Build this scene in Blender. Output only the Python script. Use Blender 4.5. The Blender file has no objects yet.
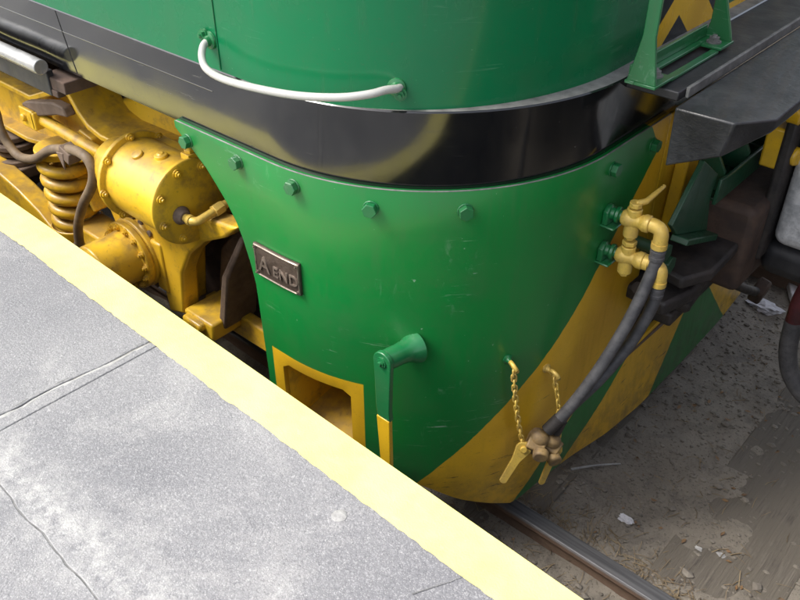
import bpy, bmesh, math, random
from mathutils import Vector, Matrix, noise
random.seed(7)
R_ = math.radians
SC = bpy.context.scene
COL = SC.collection

# ------------------------------------------------------------------ camera
cam_d = bpy.data.cameras.new('camera'); cam = bpy.data.objects.new('camera', cam_d); COL.objects.link(cam)
cam.location = (0, 0, 1.55); cam.rotation_euler = (R_(54.2), 0, R_(41.4))
cam_d.sensor_width = 36; cam_d.lens = 37.35; cam_d.clip_start = .02; cam_d.clip_end = 2000
SC.camera = cam
SC.cycles.max_bounces = 6; SC.cycles.diffuse_bounces = 3; SC.cycles.glossy_bounces = 3; SC.cycles.transmission_bounces = 2
# ------------------------------------------------------------------ sky and sun (bright, thinly veiled)
SUN_EL, SUN_AZ = 52, 222           # azimuth clockwise from +Y
W = bpy.data.worlds.new('World'); SC.world = W; W.use_nodes = True
wn = W.node_tree.nodes; bg = wn['Background']
sky = wn.new('ShaderNodeTexSky'); sky.sky_type = 'NISHITA'; sky.sun_disc = False
sky.sun_elevation = R_(SUN_EL); sky.sun_rotation = R_(SUN_AZ); sky.dust_density = 4.0; sky.air_density = 1.0
hs = wn.new('ShaderNodeHueSaturation'); hs.inputs['Saturation'].default_value = .45     # thin white cloud
W.node_tree.links.new(sky.outputs[0], hs.inputs['Color']); W.node_tree.links.new(hs.outputs[0], bg.inputs[0]); bg.inputs[1].default_value = .15
sd = bpy.data.lights.new('sun', 'SUN'); sd.energy = 1.3; sd.angle = R_(20); sd.color = (1, .95, .88)
sun = bpy.data.objects.new('sun', sd); COL.objects.link(sun)
dv = Vector((math.sin(R_(SUN_AZ)) * math.cos(R_(SUN_EL)), math.cos(R_(SUN_AZ)) * math.cos(R_(SUN_EL)), math.sin(R_(SUN_EL))))
sun.location = dv * 30; sun.rotation_euler = dv.to_track_quat('Z', 'Y').to_euler()
SC.view_settings.view_transform = 'Standard'; SC.view_settings.look = 'None'
SC.view_settings.gamma = 1; SC.view_settings.exposure = 1.22; SC.view_settings.use_curve_mapping = False

# ------------------------------------------------------------------ materials
class N:
    """small node-graph helper"""
    def __init__(s, name):
        s.m = bpy.data.materials.new(name); s.m.use_nodes = True
        s.t = s.m.node_tree; s.p = s.t.nodes['Principled BSDF']
    def new(s, ty, **kw):
        n = s.t.nodes.new(ty)
        for k, v in kw.items(): setattr(n, k, v)
        return n
    def set(s, sock, v):
        if isinstance(v, bpy.types.NodeSocket): s.t.links.new(v, sock)
        elif hasattr(sock.default_value, '__len__') and not hasattr(v, '__len__'): sock.default_value = [v] * len(sock.default_value)
        elif hasattr(v, '__len__') and len(v) == 3 and len(sock.default_value) == 4: sock.default_value = (*v, 1)
        else: sock.default_value = v
    def math(s, op, a, b=0.0, c=None, clamp=False):
        n = s.new('ShaderNodeMath', operation=op, use_clamp=clamp); s.set(n.inputs[0], a); s.set(n.inputs[1], b)
        if c is not None: s.set(n.inputs[2], c)
        return n.outputs[0]
    def mix(s, f, a, b, mode='MIX'):
        n = s.new('ShaderNodeMix', data_type='RGBA', blend_type=mode); s.set(n.inputs[0], f); s.set(n.inputs[6], a); s.set(n.inputs[7], b)
        return n.outputs[2]
    def pos(s): return s.new('ShaderNodeNewGeometry').outputs['Position']
    def uv(s): return s.new('ShaderNodeUVMap').outputs[0]
    def mapv(s, v, sc=(1, 1, 1), rot=(0, 0, 0), loc=(0, 0, 0)):
        n = s.new('ShaderNodeMapping'); s.t.links.new(v, n.inputs[0])
        n.inputs[1].default_value = loc; n.inputs[2].default_value = rot; n.inputs[3].default_value = sc
        return n.outputs[0]
    def noise(s, v, scale, det=4, rough=.55, dist=0):
        n = s.new('ShaderNodeTexNoise'); s.t.links.new(v, n.inputs['Vector'])
        n.inputs['Scale'].default_value = scale; n.inputs['Detail'].default_value = det; n.inputs['Roughness'].default_value = rough
        n.inputs['Distortion'].default_value = dist
        return n.outputs[0]
    def vor(s, v, scale, feature='F1'):
        n = s.new('ShaderNodeTexVoronoi', feature=feature); s.t.links.new(v, n.inputs['Vector']); n.inputs['Scale'].default_value = scale
        return n.outputs[0]
    def ramp(s, f, a, b, lo=0.0, hi=1.0):
        n = s.new('ShaderNodeMapRange', clamp=True); s.set(n.inputs[0], f)
        n.inputs[1].default_value = a; n.inputs[2].default_value = b; n.inputs[3].default_value = lo; n.inputs[4].default_value = hi
        return n.outputs[0]
    def sep(s, v):
        n = s.new('ShaderNodeSeparateXYZ'); s.t.links.new(v, n.inputs[0]); return n.outputs
    def bump(s, h, strength, dist, prev=None):
        n = s.new('ShaderNodeBump'); s.set(n.inputs['Height'], h); n.inputs['Strength'].default_value = strength; n.inputs['Distance'].default_value = dist
        if prev is not None: s.t.links.new(prev, n.inputs['Normal'])
        return n.outputs[0]
    def out(s, col, rough, metal=0.0, normal=None, coat=None, spec=None, coat_rough=.08):
        s.set(s.p.inputs['Base Color'], col); s.set(s.p.inputs['Roughness'], rough); s.set(s.p.inputs['Metallic'], metal)
        if normal is not None: s.t.links.new(normal, s.p.inputs['Normal'])
        if coat is not None: s.set(s.p.inputs['Coat Weight'], coat); s.p.inputs['Coat Roughness'].default_value = coat_rough
        if spec is not None: s.p.inputs['Specular IOR Level'].default_value = spec
        return s.m

GREEN = (.006, .20, .034); GREEN2 = (.002, .145, .050); YEL = (.76, .46, .018); BLACK = (.012, .013, .016)

def wear_masks(n, p, scuffs=True, zone=None):
    d = n.ramp(n.noise(p, 3.1, 4, .65), .46, .78)
    d2 = n.ramp(n.noise(n.mapv(p, (9, 9, 1.3)), 3.0, 3, .6), .5, .85)
    grime = n.math('MAXIMUM', d, n.math('MULTIPLY', d2, .7)); fine = n.ramp(n.noise(p, 160, 1, .5), .66, .72)
    sc = None
    if scuffs:
        zone = zone if zone is not None else n.ramp(n.noise(p, 3.3, 1, .5), .54, .64)
        l1 = n.ramp(n.noise(n.mapv(p, (7, 7, 85), (R_(9), R_(-6), 0)), 1.0, 4, .72, .9), .62, .70)
        l2 = n.ramp(n.noise(n.mapv(p, (26, 26, 11), (R_(12), R_(25), R_(10))), 1.0, 4, .75, .5), .60, .78)      # dry chalky rubs
        spk = n.ramp(n.noise(p, 62, 2, .6), .75, .77)
        sc = n.math('MAXIMUM', n.math('MULTIPLY', n.math('MAXIMUM', n.math('MULTIPLY', l1, .75), n.math('MULTIPLY', l2, .35)), zone), n.math('MULTIPLY', spk, .5))
    return grime, fine, sc
def worn(n, col, p, dirt=(.09, .075, .05), amt=.5, scuff=(.42, .58, .45), scuffs=True, masks=None, sk=.7):
    """grime film, chips and dry scratches on a paint colour; returns colour and roughness"""
    grime, fine, sc = masks or wear_masks(n, p, scuffs)
    g = n.math('MULTIPLY', grime, amt * .55)
    col = n.mix(g, col, dirt)
    col = n.mix(n.math('MULTIPLY', fine, .35 * amt), col, dirt)
    if sc is not None:
        col = n.mix(n.math('MULTIPLY', sc, sk), col, scuff)
        g = n.math('ADD', g, n.math('MULTIPLY', sc, .4))
    return col, g

def wave_bump(n, p, s=.35, d=.02):
    h = n.math('ADD', n.noise(n.mapv(p, (1, 1, 1.4)), 2.6, 1, .4), n.math('MULTIPLY', n.noise(p, 55, 2, .6), .006))
    return n.bump(h, s, d)

def paint(name, base, rough=.22, coat=.6, amt=.5, sk=.7, scuff=(.42, .58, .45), wave=True, scuffs=True, dirt=(.09, .075, .05), ws=.35):
    n = N(name); p = n.pos()
    c = n.mix(n.ramp(n.noise(p, 1.3, 3), .35, .7, 0, .5), base, tuple(x * .72 for x in base))
    c, g = worn(n, c, p, amt=amt, scuff=scuff, scuffs=scuffs, dirt=dirt, sk=sk)
    return n.out(c, n.math('ADD', n.math('MULTIPLY', g, .9), rough), 0, wave_bump(n, p, ws) if wave else n.bump(n.noise(p, 60, 4, .6), .12, .004), coat)

def skirt_paint():
    n = N('skirt_paint'); p = n.pos(); u = n.sep(n.uv())
    wob = n.math('MULTIPLY', n.math('SUBTRACT', n.noise(p, 22, 3), .5), .012)
    s = n.math('ADD', u[0], wob); z = u[1]
    gt = lambda a, b: n.math('MULTIPLY', n.math('SUBTRACT', a, b), 400, clamp=True)
    lin = lambda k: n.math('SUBTRACT', s, n.math('MULTIPLY', z, k))
    y1 = gt(lin(.93), 1.2); g1 = n.math('MULTIPLY', gt(lin(.81), 1.664), gt(lin(1.9), 2.46)); y2 = gt(lin(1.65), 2.66)
    g2 = gt(lin(.85), 2.74); y3 = gt(lin(-.86), 1.80)
    m = n.math('SUBTRACT', y1, g1, clamp=True)
    m = n.math('MAXIMUM', m, n.math('SUBTRACT', y2, g2, clamp=True)); m = n.math('MAXIMUM', m, y3)
    # the step pocket's painted surround
    box = n.math('MULTIPLY', gt(u[0], -.09), gt(.312, u[0])); box = n.math('MULTIPLY', box, gt(-.305, z))
    m = n.math('MAXIMUM', m, box)
    mot = n.ramp(n.noise(p, 1.6, 3), .35, .7, 0, .5)
    gc = n.mix(mot, GREEN, (.005, .125, .035)); yc = n.mix(mot, YEL, (.62, .34, .012))
    zone = n.ramp(n.noise(p, 3.3, 1, .5), .60, .70, 0, .6)
    for s0, z0, w_, h_, k_ in ((.62, .15, .07, .16, .9), (.66, -.30, .13, .04, 1.0), (.50, -.46, .17, .07, .9), (.20, -.23, .03, .06, 1.0), (-.06, -.15, .05, .07, .5), (.40, .10, .10, .06, .5), (.55, -.55, .2, .03, .8)):
        e = n.math('ADD', n.math('POWER', n.math('ABSOLUTE', n.math('DIVIDE', n.math('SUBTRACT', u[0], s0), w_)), 2), n.math('POWER', n.math('ABSOLUTE', n.math('DIVIDE', n.math('SUBTRACT', u[1], z0), h_)), 2))
        zone = n.math('MAXIMUM', zone, n.ramp(e, 1.3, .2, 0, k_))
    mk = wear_masks(n, p, zone=zone)
    gcol, a = worn(n, gc, p, amt=.5, masks=mk)
    ycol, b = worn(n, yc, p, amt=.5, scuff=(.85, .70, .40), dirt=(.12, .07, .025), masks=mk)
    # black-brown scrapes low on the yellow
    scr = n.math('MULTIPLY', n.ramp(n.noise(n.mapv(p, (8, 8, 60), (R_(20), R_(30), 0)), 1.0, 5, .75), .62, .66), n.ramp(z, -.25, -.7))
    ycol = n.mix(n.math('MULTIPLY', scr, .85), ycol, (.03, .02, .012))
    mud = n.math('MULTIPLY', n.ramp(z, -.62, -.98), n.ramp(n.noise(p, 14, 5, .7), .4, .62))
    col = n.mix(m, gcol, ycol); col = n.mix(n.math('MULTIPLY', mud, .55), col, (.05, .04, .03))
    r = n.math('ADD', n.math('MULTIPLY', n.math('MAXIMUM', a, b), .6), .34)
    return n.out(col, r, 0, wave_bump(n, p, .3), .22, coat_rough=.2)

def nose_paint():
    n = N('nose_paint'); p = n.pos(); u = n.sep(n.uv()); s, z = u[0], u[1]
    gt = lambda a, b: n.math('MULTIPLY', n.math('SUBTRACT', a, b), 400, clamp=True)
    y = n.math('SUBTRACT', s, 1.562); right = gt(y, 0.0)
    v = n.math('ADD', z, n.math('MULTIPLY', n.math('ABSOLUTE', y), .82))
    leg = n.math('MULTIPLY', gt(v, .753), gt(n.math('ADD', .86, n.math('MULTIPLY', right, .07)), v))
    front = n.math('MULTIPLY', gt(s, 1.36), gt(1.93, s))
    strip = n.math('MULTIPLY', gt(s, 1.9), n.math('MAXIMUM', gt(.705, z), gt(n.math('SINE', n.math('MULTIPLY', n.math('ADD', s, z), 16)), .35)))
    c = n.mix(n.ramp(n.noise(p, 1.1, 3), .35, .7, 0, .4), GREEN2, (.004, .12, .05))
    c = n.mix(front, c, BLACK); c = n.mix(n.math('MULTIPLY', leg, front), c, YEL); c = n.mix(strip, c, YEL)
    c, g = worn(n, c, p, amt=.35, sk=.10)
    return n.out(c, n.math('ADD', n.math('MULTIPLY', g, .6), .24), 0, wave_bump(n, p, .3), .12, spec=.35)

def bogie_paint():
    n = N('bogie_yellow'); p = n.pos(); geo = n.new('ShaderNodeNewGeometry')
    up = n.sep(geo.outputs['Normal'])[2]
    c = n.mix(n.ramp(n.noise(p, 5, 3), .3, .7), (.76, .48, .025), (.66, .39, .02))
    c = n.mix(n.math('MULTIPLY', n.ramp(n.noise(p, 9, 4, .7), .50, .72), .7), c, (.18, .10, .045))
    dust = n.math('MULTIPLY', n.ramp(up, .25, .95), n.ramp(n.noise(p, 7, 3, .7), .32, .62))
    c = n.mix(n.math('MULTIPLY', dust, .6), c, (.17, .115, .075))
    c = n.mix(n.math('MULTIPLY', n.ramp(n.noise(p, 40, 2, .7), .64, .72), .3), c, (.08, .045, .025))
    return n.out(c, n.ramp(n.noise(p, 12, 4), .3, .7, .32, .6), 0, n.bump(n.noise(p, 70, 3, .65), .10, .003), .3, coat_rough=.22)

def simple(name, a, b, scale=8, rough=(.4, .7), metal=0.0, bump=.2, bscale=60, bd=.004, coat=None):
    n = N(name); p = n.pos()
    c = n.mix(n.ramp(n.noise(p, scale, 3, .65), .38, .66), a, b)
    c = n.mix(n.math('MULTIPLY', n.ramp(n.noise(p, scale * 6, 3), .55, .7), .5), c, tuple(x * .55 for x in a))
    return n.out(c, n.ramp(n.noise(p, scale * 1.7, 2), .3, .7, *rough), metal, n.bump(n.noise(p, bscale, 3, .65), bump, bd), coat)

def asphalt():
    n = N('asphalt'); p = n.pos(); q = n.sep(p)
    base = n.mix(n.ramp(n.noise(p, 1.7, 3, .6), .35, .68), (.185, .185, .197), (.25, .248, .256))
    wornp = n.ramp(n.noise(p, 2.6, 5, .75, .6), .50, .72)
    base = n.mix(n.math('MULTIPLY', wornp, .5), base, (.44, .43, .42))
    grain = n.noise(p, 150, 3, .75)
    base = n.mix(n.ramp(grain, .55, .70, 0, .4), base, (.58, .58, .58))
    base = n.mix(n.ramp(grain, .46, .34, 0, .5), base, (.10, .10, .11))
    st = n.vor(p, 210)
    base = n.mix(n.ramp(st, .30, .16, 0, .3), base, (.66, .65, .62))
    # pale lime bloom either side of the patch seam
    yy = n.math('ADD', q[1], n.math('MULTIPLY', n.math('SUBTRACT', n.noise(p, 5, 3, .7), .5), .22))
    band = n.math('MULTIPLY', n.ramp(n.math('ABSOLUTE', n.math('SUBTRACT', yy, .425)), .10, .0), n.ramp(n.noise(p, 26, 4, .8), .34, .66))
    base = n.mix(n.math('MULTIPLY', band, .5), base, (.66, .65, .62))
    h = n.math('ADD', n.math('MULTIPLY', grain, .7), n.math('MULTIPLY', st, .4))
    return n.out(base, .85, 0, n.bump(h, .6, .004))

def line_paint():
    n = N('line_paint'); p = n.pos()
    c = n.mix(n.ramp(n.noise(p, 6, 3, .65), .35, .7), (.82, .74, .22), (.78, .70, .29))
    c = n.mix(n.ramp(n.noise(p, 30, 5, .75), .60, .72, 0, .5), c, (.62, .56, .33))
    c = n.mix(n.ramp(n.noise(p, 150, 3, .7), .66, .72, 0, .5), c, (.34, .32, .28))
    c = n.mix(n.ramp(n.noise(n.mapv(p, (9, 22, 1), (0, 0, .7)), 1.0, 5, .75, .6), .60, .72, 0, .45), c, (.42, .39, .30))
    return n.out(c, .62, 0, n.bump(n.noise(p, 190, 2, .7), .35, .003))

def dirt_mat():
    n = N('trackside_dirt'); p = n.pos()
    c = n.mix(n.ramp(n.noise(p, 1.8, 4, .65), .36, .66), (.155, .136, .110), (.235, .208, .170))
    c = n.mix(n.ramp(n.noise(p, 6.5, 5, .7, .8), .5, .70, 0, .7), c, (.075, .066, .057))
    c = n.mix(n.ramp(n.noise(p, 48, 4, .75), .56, .68, 0, .6), c, (.23, .20, .16))
    f = n.noise(p, 90, 3, .7)
    c = n.mix(n.ramp(f, .44, .33, 0, .7), c, (.04, .034, .028))
    h = n.math('ADD', n.noise(p, 30, 5, .75), n.math('MULTIPLY', f, .35))
    return n.out(c, .9, 0, n.bump(h, .6, .010))

def wood_mat():
    n = N('weathered_sleeper'); p = n.pos()
    g = n.noise(n.mapv(p, (75, 3.0, 40)), 1.0, 4, .7, .4)
    c = n.mix(n.ramp(g, .36, .62), (.07, .06, .05), (.15, .132, .108))
    c = n.mix(n.ramp(n.noise(p, 5, 4, .7), .38, .50, 0, .95), c, (.115, .10, .08))
    return n.out(c, .85, 0, n.bump(g, .7, .012))

def rail_mat():
    n = N('rail_steel'); p = n.pos(); z = n.sep(p)[2]
    rust = n.mix(n.noise(p, 26, 5, .7), (.11, .070, .048), (.21, .14, .10))
    top = n.ramp(z, -1.094, -1.083)
    c = n.mix(top, rust, n.mix(n.ramp(n.noise(n.mapv(p, (2, 60, 1)), 1.0, 4), .35, .65), (.07, .07, .075), (.14, .14, .145)))
    return n.out(c, n.ramp(top, 0, 1, .85, .5), n.math('MULTIPLY', top, .4), n.bump(n.noise(p, 90, 4), .3, .003))

M = dict(
    skirt=skirt_paint(), nose=nose_paint(), black=paint('black_paint', (.006, .0065, .008), .10, .7, .22, .25, (.25, .25, .24), dirt=(.06, .055, .04), ws=.5),
    green=paint('green_part_paint', (.009, .15, .045), .3, .3, .6, .7, (.45, .6, .5), wave=False),
    darkgreen=paint('dark_green_paint', (.010, .075, .034), .35, .25, .8, .7, (.3, .4, .34), wave=False),
    yellow=paint('loco_yellow_paint', YEL, .3, .3, .9, .7, (.8, .66, .38), wave=False, dirt=(.12, .075, .03)),
    bogie=bogie_paint(),
    brass=simple('yellow_painted_brass', (.68, .47, .09), (.55, .38, .10), 18, (.28, .5), .15, .25, 90),
    brassdirt=simple('dirty_brass', (.30, .20, .08), (.13, .09, .055), 16, (.45, .7), .1, .3),
    darksteel=simple('dark_steel', (.028, .026, .026), (.055, .047, .043), 9, (.45, .75), .2),
    blackstep=simple('worn_black_plate', (.012, .013, .015), (.034, .036, .040), 6, (.36, .52), .0, .5, 38, coat=.12),
    blackrough=simple('black_chassis_black', (.018, .018, .020), (.035, .034, .035), 8, (.4, .6), .0, .25),
    rust=simple('brown_rust', (.085, .052, .036), (.045, .030, .024), 9, (.7, .9), 0, .5, 50),
    dust=simple('dusty_brown_steel', (.17, .12, .085), (.10, .068, .048), 8, (.65, .85), 0, .4),
    rubber=simple('grey_rubber', (.048, .048, .052), (.095, .093, .095), 14, (.5, .7), 0, .2, 80),
    dustrubber=simple('dusty_brown_hose', (.20, .145, .085), (.12, .085, .055), 12, (.6, .8), 0, .2, 80),
    maroon=simple('maroon_rubber', (.10, .018, .022), (.04, .012, .014), 10, (.45, .6)),
    silver=simple('silver_paint', (.66, .66, .66), (.40, .41, .42), 22, (.35, .6), .2, .5, 24, .010),
    chrome=simple('worn_bright_steel', (.50, .50, .49), (.36, .36, .35), 10, (.25, .4), .6, .1, 70),
    rod=paint('white_handrail_paint', (.44, .44, .41), .3, .3, .5, .7, (.5, .5, .45), wave=False, scuffs=False),
    ledge=simple('dusty_grey_ledge', (.20, .20, .19), (.11, .11, .105), 16, (.5, .8), 0, .3),
    bronze=simple('cast_bronze_plate', (.065, .047, .036), (.095, .07, .055), 30, (.35, .55), .35, .4, 120),
    letters=simple('polished_letters', (.30, .24, .195), (.19, .15, .12), 60, (.25, .4), .5, .1),
    asphalt=asphalt(), line=line_paint(), dirt=dirt_mat(), wood=wood_mat(), rail=rail_mat(),
    concrete=simple('platform_concrete', (.22, .21, .19), (.14, .13, .12), 5, (.8, .95), 0, .5, 30),
    mortar=simple('pale_mortar', (.40, .395, .385), (.27, .267, .262), 25, (.8, .95), 0, .6, 60),
    tar=simple('crack_tar', (.13, .13, .13), (.22, .218, .215), 25, (.7, .9), 0, .5),
    stone=simple('pebble_stone', (.20, .178, .148), (.115, .10, .082), 5, (.7, .9), 0, .3),
    straw=simple('dry_straw', (.25, .19, .11), (.13, .095, .06), 9, (.75, .9), 0, .2),
    leaf=simple('dead_leaf', (.20, .115, .05), (.11, .065, .035), 9, (.6, .8), 0, .2),
    offwhite=simple('pale_white', (.62, .61, .64), (.48, .47, .48), 20, (.6, .8), 0, .2),
)

# ------------------------------------------------------------------ geometry helpers
WL = {}                                   # world location of each object (nothing but translations in the parents)
def setup(o, parent, wloc):
    COL.objects.link(o); WL[o] = Vector(wloc)
    if parent is not None: o.parent = parent; o.location = Vector(wloc) - WL[parent]
    else: o.location = wloc
def tag(o, label=None, cat=None, group=None, kind=None):
    if label: o['label'] = label
    if cat: o['category'] = cat
    if group: o['group'] = group
    if kind: o['kind'] = kind
    return o
def empty(name, loc, label=None, cat=None, group=None, parent=None):
    o = bpy.data.objects.new(name, None); o.empty_display_size = .1
    setup(o, parent, loc); return tag(o, label, cat, group)
def obj(name, bm, mat, parent=None, bevel=0, seg=2, smooth=True, solid=0, sub=0, ang=38, recalc=True):
    if recalc: bmesh.ops.recalc_face_normals(bm, faces=bm.faces)
    me = bpy.data.meshes.new(name)
    c = Vector((0, 0, 0))
    if bm.verts:
        lo = Vector([min(v.co[i] for v in bm.verts) for i in range(3)]); hi = Vector([max(v.co[i] for v in bm.verts) for i in range(3)])
        c = (lo + hi) / 2
        bmesh.ops.translate(bm, verts=bm.verts, vec=-c)
    bm.to_mesh(me); bm.free()
    if smooth:
        me.shade_smooth(); me.set_sharp_from_angle(angle=R_(ang))
    me.materials.append(M[mat] if isinstance(mat, str) else mat)
    o = bpy.data.objects.new(name, me); setup(o, parent, c)
    if solid:
        m = o.modifiers.new('solid', 'SOLIDIFY'); m.thickness = abs(solid); m.offset = 1 if solid > 0 else -1
    if bevel:
        m = o.modifiers.new('bevel', 'BEVEL'); m.width = bevel; m.segments = seg; m.limit_method = 'ANGLE'; m.angle_limit = R_(35); m.harden_normals = False
    if sub:
        m = o.modifiers.new('sub', 'SUBSURF'); m.levels = sub; m.render_levels = sub
    return o
def inst(name, mesh, parent, mtx):
    """shares mesh data; mtx is the world matrix"""
    o = bpy.data.objects.new(name, mesh); COL.objects.link(o)
    WL[o] = mtx.translation.copy()
    if parent is not None:
        o.parent = parent; o.matrix_local = Matrix.Translation(-WL[parent]) @ mtx
    else: o.matrix_world = mtx
    return o
def frame(p, d, twist=0.0):
    """matrix whose local Z points along d"""
    q = Vector(d).to_track_quat('Z', 'Y')
    return Matrix.Translation(Vector(p)) @ q.to_matrix().to_4x4() @ Matrix.Rotation(twist, 4, 'Z')
def nb(): return bmesh.new()
def box(bm, c, s, rot=None):
    m = Matrix.Translation(Vector(c))
    if rot: m = m @ (rot if isinstance(rot, Matrix) else Matrix.Rotation(rot[2], 4, 'Z') @ Matrix.Rotation(rot[1], 4, 'Y') @ Matrix.Rotation(rot[0], 4, 'X'))
    bmesh.ops.create_cube(bm, size=1, matrix=m @ Matrix.Diagonal((*s, 1))); return bm
def bx(bm, x0, x1, y0, y1, z0, z1): return box(bm, ((x0+x1)/2, (y0+y1)/2, (z0+z1)/2), (abs(x1-x0), abs(y1-y0), abs(z1-z0)))
def cyl(bm, a, b, r, r2=None, n=20, twist=0):
    a = Vector(a); b = Vector(b); d = b - a
    bmesh.ops.create_cone(bm, cap_ends=True, segments=n, radius1=r, radius2=r if r2 is None else r2, depth=d.length, matrix=frame((a+b)/2, d, twist)); return bm
def prism(bm, poly, y0, y1, axis='Y'):
    """poly in (x,z) extruded along Y, or (y,z) along X, or (x,y) along Z"""
    def P(a, b, t): return {'Y': (a, t, b), 'X': (t, a, b), 'Z': (a, b, t)}[axis]
    A = [bm.verts.new(P(a, b, y0)) for a, b in poly]; B = [bm.verts.new(P(a, b, y1)) for a, b in poly]
    bm.faces.new(A); bm.faces.new(B[::-1]); k = len(poly)
    for i in range(k): bm.faces.new((A[i], B[i], B[(i+1) % k], A[(i+1) % k]))
    return bm
def curve_pts(pts, k=8):
    """Catmull-Rom through pts"""
    P = [Vector(p) for p in pts]; P = [P[0]*2-P[1]] + P + [P[-1]*2-P[-2]]; out = []
    for i in range(1, len(P)-2):
        a, b, c, d = P[i-1:i+3]
        for j in range(k):
            t = j/k; out.append(.5*((2*b)+(c-a)*t+(2*a-5*b+4*c-d)*t*t+(3*b-a-3*c+d)*t**3))
    out.append(P[-2]); return out
def tube(bm, pts, r, n=12, cap=True, rfun=None):
    pts = [Vector(p) for p in pts]; rings = []; ref = None
    for i, p in enumerate(pts):
        t = (pts[min(i+1, len(pts)-1)] - pts[max(i-1, 0)]).normalized()
        if ref is None: ref = t.orthogonal().normalized()
        ref = (ref - t*ref.dot(t)).normalized(); bi = t.cross(ref)
        rr = rfun(i/(len(pts)-1)) if rfun else r
        rings.append([bm.verts.new(p + (ref*math.cos(a)+bi*math.sin(a))*rr) for a in [2*math.pi*k/n for k in range(n)]])
    for A, B in zip(rings, rings[1:]):
        for k in range(n): bm.faces.new((A[k], A[(k+1) % n], B[(k+1) % n], B[k]))
    if cap: bm.faces.new(rings[0][::-1]); bm.faces.new(rings[-1])
    return bm
def lathe(bm, prof, p, d, n=32):
    """prof: (radius, distance along d)"""
    m = frame(p, d); rings = []
    for r, h in prof:
        rings.append([bm.verts.new(m @ Vector((r*math.cos(2*math.pi*k/n), r*math.sin(2*math.pi*k/n), h))) for k in range(n)])
    for A, B in zip(rings, rings[1:]):
        for k in range(n): bm.faces.new((A[k], A[(k+1) % n], B[(k+1) % n], B[k]))
    bm.faces.new(rings[0][::-1]); bm.faces.new(rings[-1]); return bm
def blob(bm, c, r, n=8, sq=(1, 1, 1), jit=.2):
    g = bmesh.ops.create_icosphere(bm, subdivisions=1, radius=r, matrix=Matrix.Translation(Vector(c)))
    for v in g['verts']:
        d = v.co - Vector(c); v.co = Vector(c) + Vector((d.x*sq[0], d.y*sq[1], d.z*sq[2])) * (1+random.uniform(-jit, jit))

# ---- plan of the locomotive end: straight side (Y=1.41), quarter round, flat front (X=-1.03)
YS, XF, RR, CX, CY, YC = 1.41, -1.03, .74, -1.77, 2.15, 3.2
SA = RR*math.pi/2                           # arc length of the quarter round
def B(s, z, off=0.0):
    if z < .445: off -= .025               # the skirt hangs a little inside the black band
    if s <= 0: return Vector((CX+s, YS-off, z))
    if s >= SA: return Vector((XF+off, CY+s-SA, z))
    a = s/RR; return Vector((CX+(RR+off)*math.sin(a), CY-(RR+off)*math.cos(a), z))
def BN(s):
    if s <= 0: return Vector((0, -1, 0))
    if s >= SA: return Vector((1, 0, 0))
    a = s/RR; return Vector((math.sin(a), -math.cos(a), 0))
def lerp_tab(tab, x):
    if x <= tab[0][0]: return tab[0][1]
    for (a, va), (b, vb) in zip(tab, tab[1:]):
        if x <= b: return va+(vb-va)*(x-a)/(b-a)
    return tab[-1][1]

# ================================================================== THE SETTING
# ---- ground: one sheet, fine near the track, coarse to the horizon
def spaced(lo, hi, step, far):
    a = []; x = lo
    while x <= hi+1e-6: a.append(x); x += step
    st = step; x = hi
    while x < far: st *= 1.5; x += st; a.append(x)
    st = step; x = lo
    while x > -far: st *= 1.5; x -= st; a.insert(0, x)
    return a
def ground_z(x, y):
    d = max(0, 1 - max(0, abs(x+.6)-2.5)/3) * max(0, 1 - max(0, abs(y-2.8)-2.2)/3)
    h = .022*noise.fractal(Vector((x*2.1, y*2.1, 3)), 1, 2, 4) + .009*noise.fractal(Vector((x*9, y*9, 7)), 1, 2, 3)
    return -1.2 + h*d + (.012*max(0, 1-abs(y-2.0)/.25))*d
xs = spaced(-3.6, 1.2, .025, 600); ys = spaced(1.35, 4.8, .025, 600)
bm = nb(); grid = [[bm.verts.new((x, y, ground_z(x, y))) for y in ys] for x in xs]
for i in range(len(xs)-1):
    for j in range(len(ys)-1): bm.faces.new((grid[i][j], grid[i+1][j], grid[i+1][j+1], grid[i][j+1]))
ground = tag(obj('ground', bm, 'dirt', ang=180), kind='structure', label='bare grey brown dirt beside and under the track')

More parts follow.
